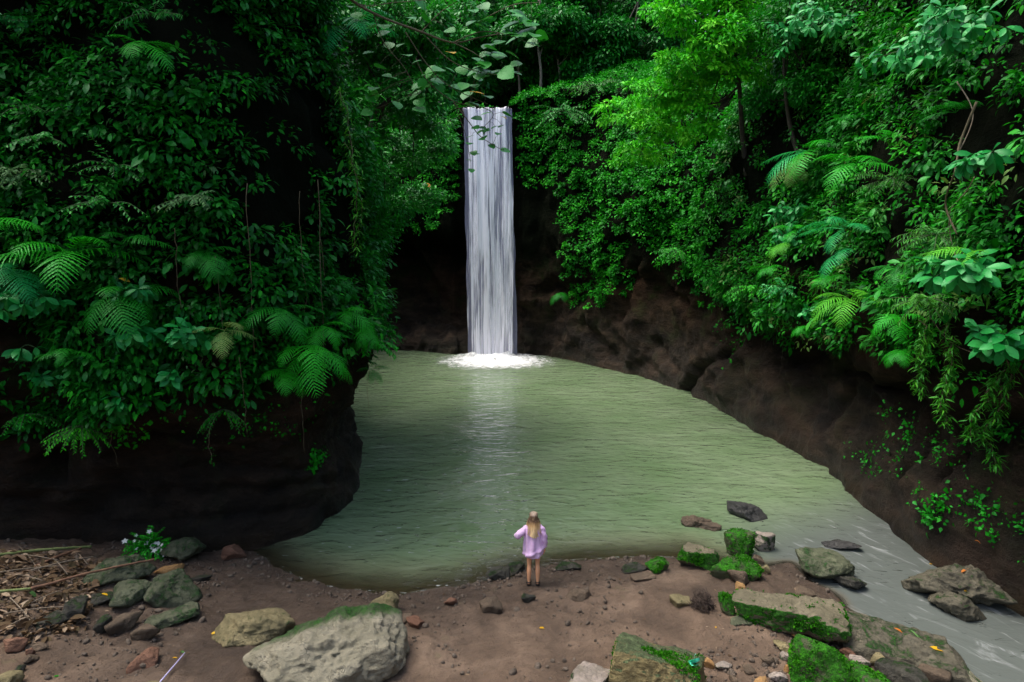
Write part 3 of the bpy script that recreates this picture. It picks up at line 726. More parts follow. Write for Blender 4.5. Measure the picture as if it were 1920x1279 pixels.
rock('stone', 50, 1212, 66, 1230, 'r_red', 'reddest of the three small pebbles near the lower left corner', 126, cat='stone')
rock('rock', -10, 1255, 44, 1300, 'r_ochre', 'yellow brown rock in the lower left corner', 127)
rock('stone', 172, 1110, 214, 1138, 'r_dark', 'dark stone half buried in leaf litter under the long cane', 128, cat='stone')
rock('rock', 248, 1270, 306, 1310, 'r_ochre', 'yellow rock cut by the bottom edge near the lavender stick', 129)
rock('rock', 910, 1060, 957, 1088, 'r_dark', 'flat topped dark stone at the waterline left of the woman', 130, 0.6, cat='stone')
rock('rock', 943, 1047, 986, 1078, 'r_dark', 'rough dark rock at the waterline nearest the woman', 131, 0.7, rough=2.2)
rock('stone', 1165, 1053, 1213, 1076, 'r_dark', 'rounded grey stone at the waterline beside a mossy one', 132, 0.7, cat='stone')
rock('stone', 1208, 1041, 1254, 1076, 'r_moss', 'small mossy stone at the waterline right of the rounded grey stone', 133, cat='stone')
rock('stone', 1181, 1072, 1230, 1091, 'r_brown', 'thin flat stone on wet mud below the rounded grey stone', 134, 0.6, planes=SLABP, cat='stone')
rock('rock', 1270, 1004, 1349, 1068, 'r_side', 'large flat topped mossy rock standing in the shallows', 135, 0.8, planes=SLABP)
rock('rock', 1334, 1028, 1428, 1090, 'r_moss', 'bright green wedge shaped rock leaning on the large flat topped one', 136, 0.7)
rock('rock', 1356, 984, 1416, 1046, 'r_moss', 'pointed mossy rock behind the bright green wedge', 137, 0.8)
rock('rock', 1408, 988, 1452, 1033, 'r_pink', 'pinkish grey rock beside the pointed mossy rock', 138)
for q, (a, c, e, f, mt, lb) in enumerate([(1388, 1040, 1408, 1058, 'r_pink', 'pinkish pebble under the pointed mossy rock'), (1406, 1052, 1428, 1074, 'r_orange', 'ochre pebble right of the bright green wedge'),
        (1424, 1054, 1444, 1076, 'r_ochre', 'greenish pebble in the gap right of the bright green wedge'), (1412, 1036, 1436, 1054, 'r_brown', 'brown pebble below the pinkish grey rock')]):
    rock('stone', a, c, e, f, mt, lb, 140 + q, cat='stone')
rock('rock', 1278, 965, 1350, 993, 'r_brown', 'low brown rock just breaking the pool surface', 145, 0.6, rough=1.8)
rock('rock', 1362, 932, 1441, 976, 'r_wet', 'black wet rock out in the pool, water shining on it', 146, 0.7)
rock('rock', 1541, 1005, 1612, 1029, 'r_wet', 'long low wet rock where the stream leaves the pool', 147, 0.6)
rock('rock', 1493, 1017, 1604, 1090, 'r_algae', 'rounded green grey rock standing at the head of the stream', 148, 0.75, planes=SLABP)
rock('rock', 1553, 1066, 1622, 1100, 'r_dark', 'low wet rock at the foot of the rounded green grey rock', 149, 0.7)
rock('boulder', 1694, 1044, 1886, 1134, 'r_flat', 'broad craggy brown boulder in the middle of the stream', 150, 0.62, cat='boulder', sub=6, rough=1.6, key='craggy')
rock('rock', 1748, 1096, 1840, 1152, 'r_flat', 'smaller lobe of rock at the near side of the broad craggy boulder', 151, 0.7, rough=1.4)
rock('rock', 1345, 1108, 1380, 1154, 'r_moss', 'small green rock beside the ball of dark twigs', 152)
rock('boulder', 1374, 1088, 1586, 1194, 'r_side', 'long mossy boulder with pale flat top at the edge of the stream', 153, 0.45, planes=SLABP, cat='boulder', sub=6)
rock('stone', 1378, 1088, 1398, 1112, 'r_orange', 'pale tan stone against the upper end of the long mossy boulder', 154, cat='stone')
rock('boulder', 1580, 1140, 1812, 1256, 'r_flat', 'wide flat slab boulder carrying a big yellow leaf', 155, 0.6, planes=SLABP, cat='boulder', sub=6, key='flat')
rock('boulder', 1478, 1176, 1590, 1300, 'r_moss', 'dome of bright green moss near the bottom edge', 156, 0.75, cat='boulder')
rock('rock', 1572, 1236, 1662, 1310, 'r_moss', 'darker green mossy rock beside the bright moss dome', 157)
rock('rock', 1060, 1240, 1153, 1310, 'r_pink', 'plain grey rock left of the block shaped boulder', 158)
for q, (a, c, e, f, mt, lb) in enumerate([
        (1464, 1176, 1508, 1198, 'r_orange', 'orange stone at the top of the bright moss dome'), (1448, 1200, 1484, 1222, 'r_ochre', 'tan stone left of the bright moss dome'),
        (1462, 1220, 1486, 1240, 'r_pink', 'lilac grey stone left of the bright moss dome'), (1468, 1240, 1492, 1262, 'r_orange', 'warm tan stone low beside the bright moss dome'),
        (1425, 1228, 1452, 1250, 'r_brown', 'brown stone among the tan ones at the bottom'), (1438, 1256, 1476, 1284, 'r_pink', 'grey stone at the bottom edge left of the bright moss dome'),
        (1390, 1246, 1418, 1266, 'r_brown', 'dull brown stone on the mud right of the block shaped boulder'), (1404, 1264, 1440, 1290, 'r_orange', 'sandy stone at the bottom edge among brown ones'),
        (1340, 1240, 1372, 1262, 'r_pink', 'mauve stone close to the block shaped boulder'), (1366, 1266, 1396, 1288, 'r_brown', 'dark brown stone at the bottom edge near the block shaped boulder'),
        (1318, 1232, 1340, 1254, 'r_orange', 'light stone at the corner of the block shaped boulder')]):
    rock('stone', a, c, e, f, mt, lb, 160 + q, cat='stone')
for q, (a, c, e, f, mt, lb) in enumerate([
        (1640, 1224, 1736, 1292, 'r_dark', 'dark layered rock in front of the wide flat slab boulder'), (1716, 1236, 1778, 1290, 'r_brown', 'brown rock between two dark rocks below the flat slab'),
        (1770, 1246, 1838, 1300, 'r_grey', 'grey rock at the stream edge on the bottom right'), (1632, 1222, 1664, 1252, 'r_ochre', 'olive stone under the near edge of the flat slab'),
        (1592, 1222, 1630, 1250, 'r_pink', 'pale mauve stone between moss dome and flat slab'), (1618, 1212, 1640, 1232, 'r_red', 'little red stone at the near edge of the flat slab'),
        (1700, 1232, 1724, 1250, 'r_pink', 'bluish white stone below the big yellow leaf'), (1560, 1190, 1596, 1216, 'r_brown', 'brown wedge stone between long mossy boulder and flat slab'),
        (1576, 1208, 1606, 1230, 'r_red', 'rusty stone at the head of the moss dome')]):
    rock('rock' if e - a > 50 else 'stone', a, c, e, f, mt, lb, 175 + q, cat='rock' if e - a > 50 else 'stone')
for q, (a, c, e, f, mt, lb) in enumerate([
        (1060, 1094, 1112, 1128, 'r_brown', 'low sandy stone pressed into the mud right of the woman'), (1255, 1112, 1300, 1140, 'r_ochre', 'flat greenish stone left of the ball of dark twigs'),
        (898, 1112, 944, 1150, 'r_brown', 'low muddy stone on the bank left of the woman'), (975, 1108, 1005, 1128, 'r_dark', 'dark stone just below the feet of the woman'),
        (832, 1116, 858, 1138, 'r_red', 'rusty stone on wet sand by the waterline'), (1370, 1150, 1410, 1174, 'r_algae', 'low green stone below the small green rock'),
        (1362, 1062, 1404, 1100, 'r_brown', 'flat grey brown stone below the bright green wedge'), (1490, 1098, 1530, 1118, 'r_brown', 'brown stone at the far end of the long mossy boulder'),
        (1040, 1052, 1090, 1072, 'r_dark', 'dark ridge of stone at the waterline right of the woman')]):
    rock('stone', a, c, e, f, mt, lb, 190 + q, 0.8, 0.3, cat='stone')
# pebbles nobody could count
D3, F3 = ICO[3]; bmq = ico(2) if False else None
Dp, Fp = ico(2)
npb = 5000
px = rng.uniform(-12.5, 7.0, npb * 3); py = rng.uniform(9.2, 15.5, npb * 3)
hh, ss = ground_h(px[None], py[None]); hh, ss = hh[0], ss[0]
dn = fbm(np.stack([px, py, px * 0], -1), 0.6, 3, 91)
dn = dn + 0.8 * sstep(0.9, 0.0, ss) + 0.5 * np.exp(-((px - 1.0) / 2.2) ** 2 - ((py - 13.6) / .7) ** 2) + 0.6 * np.exp(-((px - 4.6) / 1.3) ** 2 - ((py - 10.8) / 0.8) ** 2) + 0.5 * np.exp(-((px + 9.0) / 1.5) ** 2 - ((py - 11.2) / 1.2) ** 2)
ok = np.where((ss > -0.05) & (dn > rng.uniform(-0.2, 0.9, len(px))))[0][:npb]
V, F = [], []
for q, i in enumerate(ok):
    s = min(0.018 * math.exp(rng.normal() * 0.65), 0.075)
    A = rng.normal(size=(3, 3)); A, _ = np.linalg.qr(A)
    P = Dp * (1 + 0.25 * rng.normal(size=(len(Dp), 1)) * 0.4) * s * np.array([1, rng.uniform(.6, 1), rng.uniform(.4, .8)])
    V.append(P @ A.T + [px[i], py[i], hh[i] + s * 0.2]); F.append(Fp + q * len(Dp))
M['pebble'] = rock_mat('pebble_stone', (0.06, 0.045, 0.033), (0.25, 0.20, 0.155), scale=1.5)
tag(link('pebbles', raw_mesh('pebbles', np.vstack(V), np.vstack(F)), M['pebble']), 'small pebbles and grit scattered over the mud bank', None, None, 'stuff')
# ================================================================ foliage
def mk_leaf(st, hw, fold=0.25, droop=0.18):
    """st: stations along the leaf, hw: half widths there (0 at the ends)"""
    st = np.array(st, float); hw = np.array(hw, float)
    mid = np.stack([st, st * 0, -droop * st ** 2], -1)
    L = np.stack([st, hw, -droop * st ** 2 + fold * hw], -1)[1:-1]; R = np.stack([st, -hw, -droop * st ** 2 + fold * hw], -1)[1:-1]
    n = len(st); V = np.vstack([mid, L, R]); m = n - 2; T = []
    for k in range(n - 1):
        for o, sgn in ((n, 1), (n + m, -1)):
            a, c = k, k + 1; la, lc = o + k - 1, o + k
            if k == 0: t = [(a, c, lc)]
            elif k == n - 2: t = [(a, c, la)]
            else: t = [(a, c, lc), (a, lc, la)]
            T += [x if sgn > 0 else x[::-1] for x in t]
    return V, np.array(T)
LEAF = {
    'ivy': mk_leaf([0, .35, 1], [0, .36, 0], 0.2, 0.2),
    'oval': mk_leaf([0, .25, .6, 1], [0, .19, .20, 0], 0.25, 0.25),
    'big': mk_leaf([0, .15, .4, .68, .88, 1], [0, .10, .20, .235, .13, 0], 0.22, 0.32),
    'lance': mk_leaf([0, .3, .7, 1], [0, .085, .07, 0], 0.3, 0.4),
    'round': mk_leaf([0, .08, .3, .6, .85, 1], [0, .30, .47, .44, .22, 0], 0.10, 0.18),
}
def leaf_mesh(name, kind, pos, dr, nr_, size, tone):
    V, T = LEAF[kind]
    x = norm(dr); y = norm(np.cross(nr_, x)); z = np.cross(x, y)
    R = np.stack([x, y, z], -1)                                    # columns
    n = len(pos)
    sz = np.broadcast_to(np.asarray(size, float), (n,))
    P = np.einsum('nij,kj->nki', R, V) * sz[:, None, None] + pos[:, None]
    F = (T[None] + (np.arange(n) * len(V))[:, None, None]).reshape(-1, 3)
    return raw_mesh(name, P.reshape(-1, 3), F, True, np.repeat(tone, len(T)))
UP = np.array([0, 0, 1.0])
def clump_leaves(C, OUT, rad, npc, lsize, g, droop=0.5, flat=0.75, upb=0.9, tone_mu=0.45, tone_sd=0.2):
    """leaves spread over domes: C (m,3) centres, OUT (m,3) outward, rad (m,)"""
    m = len(C)
    idx = np.repeat(np.arange(m), npc); n = len(idx)
    v = norm(g.normal(size=(n, 3)))
    o = norm(OUT[idx] * 0.7 + UP * 0.7)
    s = (v * o).sum(1); v = np.where((s < -0.15)[:, None], v - 2 * s[:, None] * o, v)
    rr = rad[idx] * g.uniform(0.45, 1.05, n)
    pos = C[idx] + v * rr[:, None] * np.array([1, 1, flat])
    dr = norm(v + np.array([0, 0, -droop]) + OUT[idx] * 0.25 + g.normal(size=(n, 3)) * 0.45)
    nr_ = norm(UP * upb + OUT[idx] * 0.45 + v * 0.3 + g.normal(size=(n, 3)) * 0.40)
    ct = g.normal(0, 0.17, m)[idx]
    tone = np.clip(tone_mu + ct + g.normal(0, tone_sd, n) * 0.8, 0, 1)
    return pos, dr, nr_, lsize * np.exp(g.normal(0, 0.22, n)), tone
def cat(L): return [np.concatenate([l[k] for l in L]) for k in range(5)]

# ---- moss tufts on the mossy stones
for o, mt, sd in rock_tops.values():
    me = o.data; g = np.random.default_rng(sd); nv = len(me.vertices)
    co = np.zeros(nv * 3); me.vertices.foreach_get('co', co); co = co.reshape(-1, 3)
    no = np.zeros(nv * 3); me.vertices.foreach_get('normal', no); no = no.reshape(-1, 3)
    f = fbm(co, 2.6, 4, sd + 50) + 0.3 * fbm(co, 9, 2, sd + 60)
    f = f + {'r_side': 0.35 * sstep(.9, .5, no[:, 2]) - .15, 'r_moss': 0.18, 'r_slab': -0.15 + .3 * sstep(.3, .8, no[:, 2]) * sstep(.5, -.3, -co[:, 0])}[mt]
    f = f * (no[:, 2] > -.25)
    w = np.clip(f, 0, 1) ** 1.2 * sstep(-1, .2, no[:, 2]); n = int(min(6000, 2600 * np.prod(np.ptp(co, axis=0)) ** .67))
    i = g.choice(nv, n, p=w / w.sum()); sp = np.ptp(co, axis=0).max() * .012
    pos = co[i] + g.normal(0, sp, (n, 3)) * (1 - np.abs(no[i])) - no[i] * .004
    dr = norm(no[i] * .8 + g.normal(0, .6, (n, 3)) + UP * .2); nn = norm(no[i] + g.normal(0, .5, (n, 3)))
    link('moss', leaf_mesh('moss', 'ivy', pos, dr, nn, .030 * np.exp(g.normal(0, .3, n)), np.clip(.25 + .5 * f[i] + g.normal(0, .15, n), 0, 1)), M['moss'], o)['kind'] = 'stuff'

# ---- where the walls are overgrown (lower limit of growth, sampled along each wall)
BL = np.array([(-900, 840), (0, 780), (150, 790), (240, 765), (275, 730), (330, 720), (420, 740), (520, 725), (570, 690), (640, 680), (690, 640), (735, 600)])
BR = np.array([(965, 330), (1030, 345), (1058, 430), (1064, 520), (1085, 575), (1150, 565), (1185, 530), (1198, 430), (1240, 470), (1290, 520), (1340, 565), (1400, 598), (1500, 612), (1600, 640), (1690, 660),
               (1750, 690), (1790, 750), (1850, 830), (1920, 860), (2900, 980)])
BB = np.array([(640, 480), (700, 440), (760, 425), (800, 425), (830, 418), (852, 395), (868, 345)])
Wf = W.reshape(-1, 3); Nf = WN.reshape(-1, 3)
area = np.linalg.norm(np.cross(np.gradient(W, axis=0), np.gradient(W, axis=1)), axis=-1).ravel()
wpx, wpy = project(Wf)
sidx = np.repeat(np.arange(ns), nr)
ijs = np.repeat(np.arange(ns), nr); ijr = np.tile(np.arange(nr), ns)
isL = sidx < cuts[1]; isB = (sidx >= cuts[1]) & (sidx < cuts[2]); isR = sidx >= cuts[2]
front = Wf[:, 1] > 3
jit = 22 * fbm(Wf, 0.9, 3, 105)
hidden_bank = isL & (Wf[:, 1] > 20)
def grows(bound): return sstep(-25, 25, np.interp(wpx, bound[:, 0], bound[:, 1]) + jit - wpy)
den = np.zeros(len(Wf))
den = np.where(isL, np.where(front & ~hidden_bank, grows(BL), sstep(2.5, 4.5, Wf[:, 2])), den)
leftfall = Wf[:, 0] < -1.5
infall = np.abs(Wf[:, 0] + 1.45) < 1.9
den = np.where(isB, np.where(leftfall, grows(BB), grows(BR)), den)
den = np.where(isB & infall & (Wf[:, 2] < 15.6), 0, den)
den = np.where(isB & infall & (Wf[:, 2] >= 15.6), 0.15, den)
den = np.where(isR, np.where(front, grows(BR), sstep(3.0, 5.0, Wf[:, 2])), den)
den = np.where(hidden_bank, sstep(4.0, 6.5, Wf[:, 2]), den)
den = den * (1 - 0.93 * np.exp(-((wpx - 1470) / 75) ** 2 - ((wpy - 265) / 65) ** 2)) * (1 - 0.8 * np.exp(-((wpx - 1395) / 60) ** 2 - ((wpy - 330) / 50) ** 2))
den = den * (1 - 0.8 * np.exp(-((wpx - 535) / 110) ** 4 - ((wpy - 260) / 230) ** 4) * isL) * (1 - 0.75 * np.exp(-((wpx - 110) / 130) ** 2 - ((wpy - 110) / 70) ** 2) * isL)
den = den * (Wf[:, 2] < 24) * (Wf[:, 1] > -6)
far = np.linalg.norm(Wf - np.array([0, 0, CAMH]), axis=1)
vis = (ijr <= np.where(isB | (isR & (Wf[:, 1] > 28)), 119, 121)) & ((wpx > -350) & (wpx < 2270) & (wpy > -330) & front)
patch = fbm(Wf, 0.42, 4, 111)
def sample(w, n, g):
    p = w * area; p = p / p.sum()
    i = g.choice(len(Wf), n, p=p)
    return i
def mass(name, sel, n, npc, r0, r1, lsize, kind, mat, label, seed, tone=0.45, thr=0.0, out=0.22, droop=0.55, power=1.0):
    g = np.random.default_rng(seed)
    w = den * sel * vis * np.clip(patch - thr + 0.35, 0.0, 1) ** power
    i = sample(w, n, g)
    rad = g.uniform(r0, r1, n)
    o = norm(Nf[i] * np.array([1, 1, 0.35]))
    C = Wf[i] + o * (rad * out)[:, None] + g.normal(0, 0.12, (n, 3))
    a = clump_leaves(C, o, rad, npc, lsize, g, droop, tone_mu=tone)
    ob = link(name, leaf_mesh(name, kind, *a), M[mat])
    tag(ob, label, None, None, 'stuff')
    return ob
nearR = isR & (Wf[:, 1] < 30)
midB = (isB | (isR & (Wf[:, 1] >= 30)))
mass('undergrowth', isL & ~hidden_bank, 1250, 36, 0.22, 0.60, 0.150, 'oval', 'under', 'dark undergrowth matted over the left headland', 201, 0.34, -0.12, 0.25, 0.6, 1.3)
mass('undergrowth', hidden_bank, 420, 50, 0.35, 0.9, 0.20, 'oval', 'tree', 'leafy growth on the shaded far side of the left headland', 202, 0.4)
mass('creeper', midB, 4200, 36, 0.14, 0.46, 0.14, 'ivy', 'ivy', 'small leaved creeper covering the rock wall behind and right of the fall', 203, 0.50, -0.6, 0.15)
mass('undergrowth', nearR, 1500, 46, 0.25, 0.62, 0.145, 'oval', 'ivy', 'green leafy undergrowth hanging over the right rock wall', 204, 0.42, 0.02, 0.25)
mass('undergrowth', nearR, 420, 40, 0.25, 0.55, 0.17, 'lance', 'sprig', 'narrow leaved shoots mixed through the growth on the right wall', 205, 0.4, 0.1, 0.45)

mass('undergrowth', isL & ~hidden_bank, 420, 26, 0.20, 0.5, 0.20, 'big', 'tree', 'larger leaves standing out of the growth on the left headland', 206, 0.42, 0.1, 0.4, 0.7, 1.6)
mass('undergrowth', nearR, 420, 26, 0.22, 0.5, 0.24, 'big', 'tree', 'larger leaves standing out of the growth on the right wall', 207, 0.5, 0.1, 0.4, 0.7, 1.6)
mass('undergrowth', isL & ~hidden_bank, 60, 14, 0.2, 0.45, 0.14, 'oval', 'pale', 'pale greyish leaves sprinkled through the left growth', 208, 0.05, 0.1, 0.45, 0.7, 1.6)
mass('undergrowth', nearR, 150, 14, 0.2, 0.45, 0.16, 'oval', 'fern_olive', 'yellowish leaves sprinkled through the right growth', 209, 0.3, 0.1, 0.45, 0.7, 1.6)
# ---- single plants
def outward(n, bias=0.0):
    o = Vector((n.x, n.y, 0)); o.normalize()
    return o
def branch_pts(p, d, L, n, droop, g, wob=0.06):
    P = [np.array(p, float)]; d = np.array(d, float)
    for k in range(n):
        d = norm(d + np.array([0, 0, -droop / n]) + g.normal(0, wob, 3))
        P.append(P[-1] + d * L / n)
    return np.array(P)
PL = 'single plants growing out of the gorge walls'
def shrub(name, base, out, label, kind='oval', mat='under', stem='stem', nb=9, L=1.0, lsize=0.15, npl=16, droop=0.7, rise=0.5, spread=1.0, tone=0.5, seed=1, whorl=0, catg='shrub', r=0.014, group=None, upb=0.9):
    """stems out of one root, each carrying leaves along it (whorl > 0: leaves in a rosette at the tip)"""
    g = np.random.default_rng(seed)
    root = empty(name, base, label, catg, group)
    o = np.array(out[:], float); side = np.array([-o[1], o[0], 0.0])
    acc, LV = Acc(), []
    for k in range(nb):
        d = norm(o * g.uniform(.4, 1) + side * g.uniform(-1, 1) * spread + UP * g.uniform(-.1, 1) * rise)
        l = L * g.uniform(.55, 1.05)
        P = branch_pts(np.zeros(3), d, l, 8, droop, g)
        acc.tube(P, np.linspace(r, r * 0.35, 9), 5)
        T = norm(np.gradient(P, axis=0))
        if whorl:
            spots = [(P[-1], T[-1])] + ([(P[5] + norm(g.normal(size=3)) * 0.12 * L, norm(T[5] + g.normal(size=3) * .4))] if g.random() < .8 else [])
            for tip, td in spots:
                a = np.linspace(0, 2 * np.pi, whorl, endpoint=False) + g.uniform(0, 6)
                A = norm(np.cross(td, UP + 0.01)); B = np.cross(A, td)
                v = np.cos(a)[:, None] * A + np.sin(a)[:, None] * B
                dr = norm(v + td * 0.45 + np.array([0, 0, -0.55]) + g.normal(0, .18, (whorl, 3)))
                nn = norm(UP * 0.8 + td * 0.5 + o * 0.3 + g.normal(0, .18, (whorl, 3)))
                LV.append((tip + v * 0.02, dr, nn, lsize * g.uniform(.75, 1.15, whorl), np.clip(g.normal(tone, .2, whorl), 0, 1)))
        else:
            t = np.linspace(.18, 1, npl); q = t * 8; i0 = np.minimum(q.astype(int), 7); f = (q - i0)[:, None]
            pos = P[i0] * (1 - f) + P[i0 + 1] * f
            td = T[i0]
            A = norm(np.cross(td, UP + 0.01)); sg = np.where(np.arange(npl) % 2, 1, -1)[:, None]
            dr = norm(A * sg + td * 0.6 + np.array([0, 0, -0.35]) + g.normal(0, .25, (npl, 3)))
            nn = norm(UP * upb + o * 0.35 + g.normal(0, .28, (npl, 3)))
            LV.append((pos, dr, nn, lsize * g.uniform(.7, 1.15, npl) * (1.05 - 0.35 * t), np.clip(g.normal(tone, .2, npl), 0, 1)))
    link('stem', acc.mesh('stem'), M[stem], root)
    link('leaves', leaf_mesh('leaves', kind, *cat(LV)), M[mat], root)
    return root
def wall_shrub(name, px, py, label, off=0.05, **kw):
    p, n = wall_hit(px, py); o = outward(n)
    o2 = (o + 0.8 * Vector((-p.x, -p.y, 0)).normalized()).normalized()
    return shrub(name, p + o * (off + .28), o2, label, **kw)

# ---- ferns
def frond_mesh(seed, L=1.0, wid=0.30, e0=35, bend=95, npair=17):
    g = np.random.default_rng(seed)
    n = 40; t = np.linspace(0, 1, n); ang = np.radians(e0 - bend * t ** 1.15)
    X = np.concatenate([[0], np.cumsum(np.cos(ang[:-1]))]) / n * L; Z = np.concatenate([[0], np.cumsum(np.sin(ang[:-1]))]) / n * L
    Y = 0.04 * L * np.sin(t * 3 + g.uniform(0, 6)) * t
    R = np.stack([X, Y, Z], -1)
    acc = Acc(); acc.tube(R, np.linspace(0.009, 0.002, n) * L, 4)
    m = 11
    for k in range(npair):
        tk = 0.14 + 0.85 * k / (npair - 1); q = tk * (n - 1); i = min(int(q), n - 2); c = R[i] + (R[i + 1] - R[i]) * (q - i)
        T = norm(R[i + 1] - R[i]); N = norm(np.cross(T, np.array([0, 1.0, 0]))); N = N if N[2] > 0 else -N
        pl = wid * L * min(1, (tk - 0.05) / 0.22) ** 0.7 * max(1 - tk, 0.01) ** 0.62 * 1.45 * g.uniform(.9, 1.08)
        for sg in (-1, 1):
            sl = math.radians(28 + 18 * tk + g.uniform(-5, 5))
            S = np.array([0, sg, 0.0]); S = norm(S - T * S.dot(T)); D = norm(S * math.cos(sl) + T * math.sin(sl) + N * g.uniform(-.05, .12))
            u = np.linspace(0, 1, m)
            C = c + D * (u * pl)[:, None] - N * (0.22 * pl * u ** 2)[:, None] - np.array([0, 0, 0.10]) * (pl * u ** 2)[:, None]
            wv = np.cross(N, D)
            hw = np.minimum(pl * 0.092, .014 + .018 * tk) * (1 - u) ** 0.55 * np.where(np.arange(m) % 2, 1.0, 0.42) * (0.6 + 0.4 * np.minimum(1, u * 6)); hw[-1] = 0
            A = C + wv * hw[:, None] + N * (hw * 0.25)[:, None]; B = C - wv * hw[:, None] + N * (hw * 0.25)[:, None]
            V = np.stack([A, C, B], 1).reshape(-1, 3)
            i3 = np.arange(m - 1) * 3
            Q = np.concatenate([np.stack([i3, i3 + 1, i3 + 4, i3 + 3], -1), np.stack([i3 + 1, i3 + 2, i3 + 5, i3 + 4], -1)])
            acc.add(V, Q)
    me = acc.mesh('frond')
    F = len(me.polygons); a = me.attributes.new('tone', 'FLOAT', 'FACE'); a.data.foreach_set('value', np.clip(g.normal(0.5, 0.13, F), 0, 1).astype(np.float32))
    return me
FROND = {'arch': [frond_mesh(301, 1, .30, 40, 85), frond_mesh(302, 1, .27, 25, 70)], 'hang': [frond_mesh(303, 1, .30, 12, 95), frond_mesh(304, 1, .32, -8, 72)], 'flat': [frond_mesh(305, 1, .28, 12, 45), frond_mesh(306, 1, .30, 22, 60)]}
FERNS = 'ferns rooted in the gorge walls'
def fern(px, py, label, fronds, mat='fern', L=1.2, off=0.25, base=None, out=None, seed=0, name='fern'):
    """fronds: list of (yaw from outward in degrees, style, relative length)"""
    if base is None:
        p, n = wall_hit(px, py); o = outward(n); base = p + o * (off + .26); o = (o + 1.1 * Vector((-p.x, -p.y, 0)).normalized()).normalized()
    else: o = Vector(out)
    g = random.Random(seed + int(px * 7 + py))
    root = empty(name, base, label, 'fern', None)
    th = math.atan2(o.y, o.x)
    for k, (yaw, st, rl) in enumerate(fronds):
        me = FROND[st][g.randrange(2)]
        f = link('frond', me)
        if not me.materials: me.materials.append(M['fern'])
        mm = mat if isinstance(mat, str) else mat[k % len(mat)]
        f.material_slots[0].link = 'OBJECT'; f.material_slots[0].material = M[mm]
        f.parent = root
        s = (1.36 if px < 960 else 1.2) * L * rl * g.uniform(.93, 1.07)
        f.rotation_euler = (math.radians(g.uniform(-18, 18)), math.radians(g.uniform(-8, 8)), th + math.radians(yaw))
        f.scale = (s, s, s)
    return root
A_, H_, F_ = 'arch', 'hang', 'flat'
fan = lambda st, n, a=75, rl=1.0: [(-a + 2 * a * k / (n - 1), st, rl * (1 - .12 * (k % 2))) for k in range(n)]
toC = lambda p: Vector((-p.x, -p.y, 0)).normalized()
# left headland
fern(130, 478, 'biggest bright fern on the left headland, one broad frond hanging forward', [(-5, H_, 1.25), (62, F_, 1.05), (-68, F_, 1.1), (35, A_, 1.0), (-35, A_, 1.0), (100, F_, .9)], 'fern', 1.15, 0.45)
fern(-5, 420, 'bright fern cut by the left picture edge, above the biggest bright fern', [(40, F_, 1.1), (10, A_, 1), (70, F_, .8)], 'fern', 1.0, 0.3)
fern(32, 505, 'teal green fern drooping left of the biggest bright fern', [(20, H_, 1.0), (55, H_, .9), (-30, H_, .9), (0, A_, .8)], 'fern_teal', 0.85, 0.35)
fern(235, 545, 'fern with a fallen yellow leaf on it, right of the biggest bright fern', [(10, H_, 1.1), (45, H_, .9), (-40, H_, .9), (-5, A_, .8), (80, F_, .9)], 'fern_dark', 1.05, 0.35)
fern(262, 455, 'upright fern with thin bare stalk above the fern with the yellow leaf', [(30, A_, 1.0), (60, F_, 1.0), (-20, A_, .8)], 'fern_dark', 0.8, 0.3)
fern(275, 110, 'lone lit fern high in the dark, two fronds hanging', [(-18, H_, .95), (38, H_, 1.05), (75, F_, .9), (-70, F_, .6)], 'fern', 0.75, 0.9)
fern(450, 612, 'grey green fern drooping in the middle of the left headland', [(35, A_, 1.0), (5, H_, .9), (-60, F_, .8), (75, F_, .8)], 'fern_olive', 0.72, 0.45)
fern(530, 575, 'fern in the shade above the three hanging bright fronds', [(0, H_, 1), (40, H_, 1), (-45, H_, 1), (80, A_, .9), (-80, A_, .8)], 'fern_dark', 0.85, 0.35)
fern(527, 645, 'bright fern with one long frond hanging at the lower end of the headland', [(2, H_, 1.25), (-50, H_, .8), (30, A_, .8)], 'fern', 0.95, 0.5)
fern(590, 650, 'bright fern hanging beside its twin at the lower right tip of the headland', [(-5, H_, 1.15), (42, H_, 1.05), (70, H_, 1.0), (-40, H_, .8)], 'fern', 0.95, 0.5)
fern(598, 585, 'bushy fern just under the leafy right edge of the headland', [(20, H_, 1), (60, H_, 1.0), (-30, H_, .9), (0, A_, .8), (85, A_, .9)], 'fern', 0.75, 0.4)
fern(610, 520, 'small dim fern near the hanging roots at the headland edge', [(0, H_, 1), (45, H_, .9), (-45, H_, .9)], 'fern_dark', 0.65, 0.3)
fern(180, 655, 'little dark fern in the hollow under the biggest bright fern', [(15, A_, 1), (65, F_, .9), (-50, A_, .8), (-5, H_, .6)], 'fern_dark', 0.6, 0.3)
fern(380, 470, 'thin dim fern between the hanging roots and the lit fern', [(0, H_, 1), (45, H_, .9), (-35, H_, .8), (70, A_, .8)], 'fern_dark', 0.7, 0.3)
p = at_y(640, 50, 19.5); fern(640, 50, 'teal fern arching at the top beside the leaning tree', [(20, H_, 1.1), (60, A_, 1.1), (-20, H_, .9), (100, F_, 1.0), (-70, F_, .8)], 'fern_teal', 1.25, 0, base=p, out=toC(p))
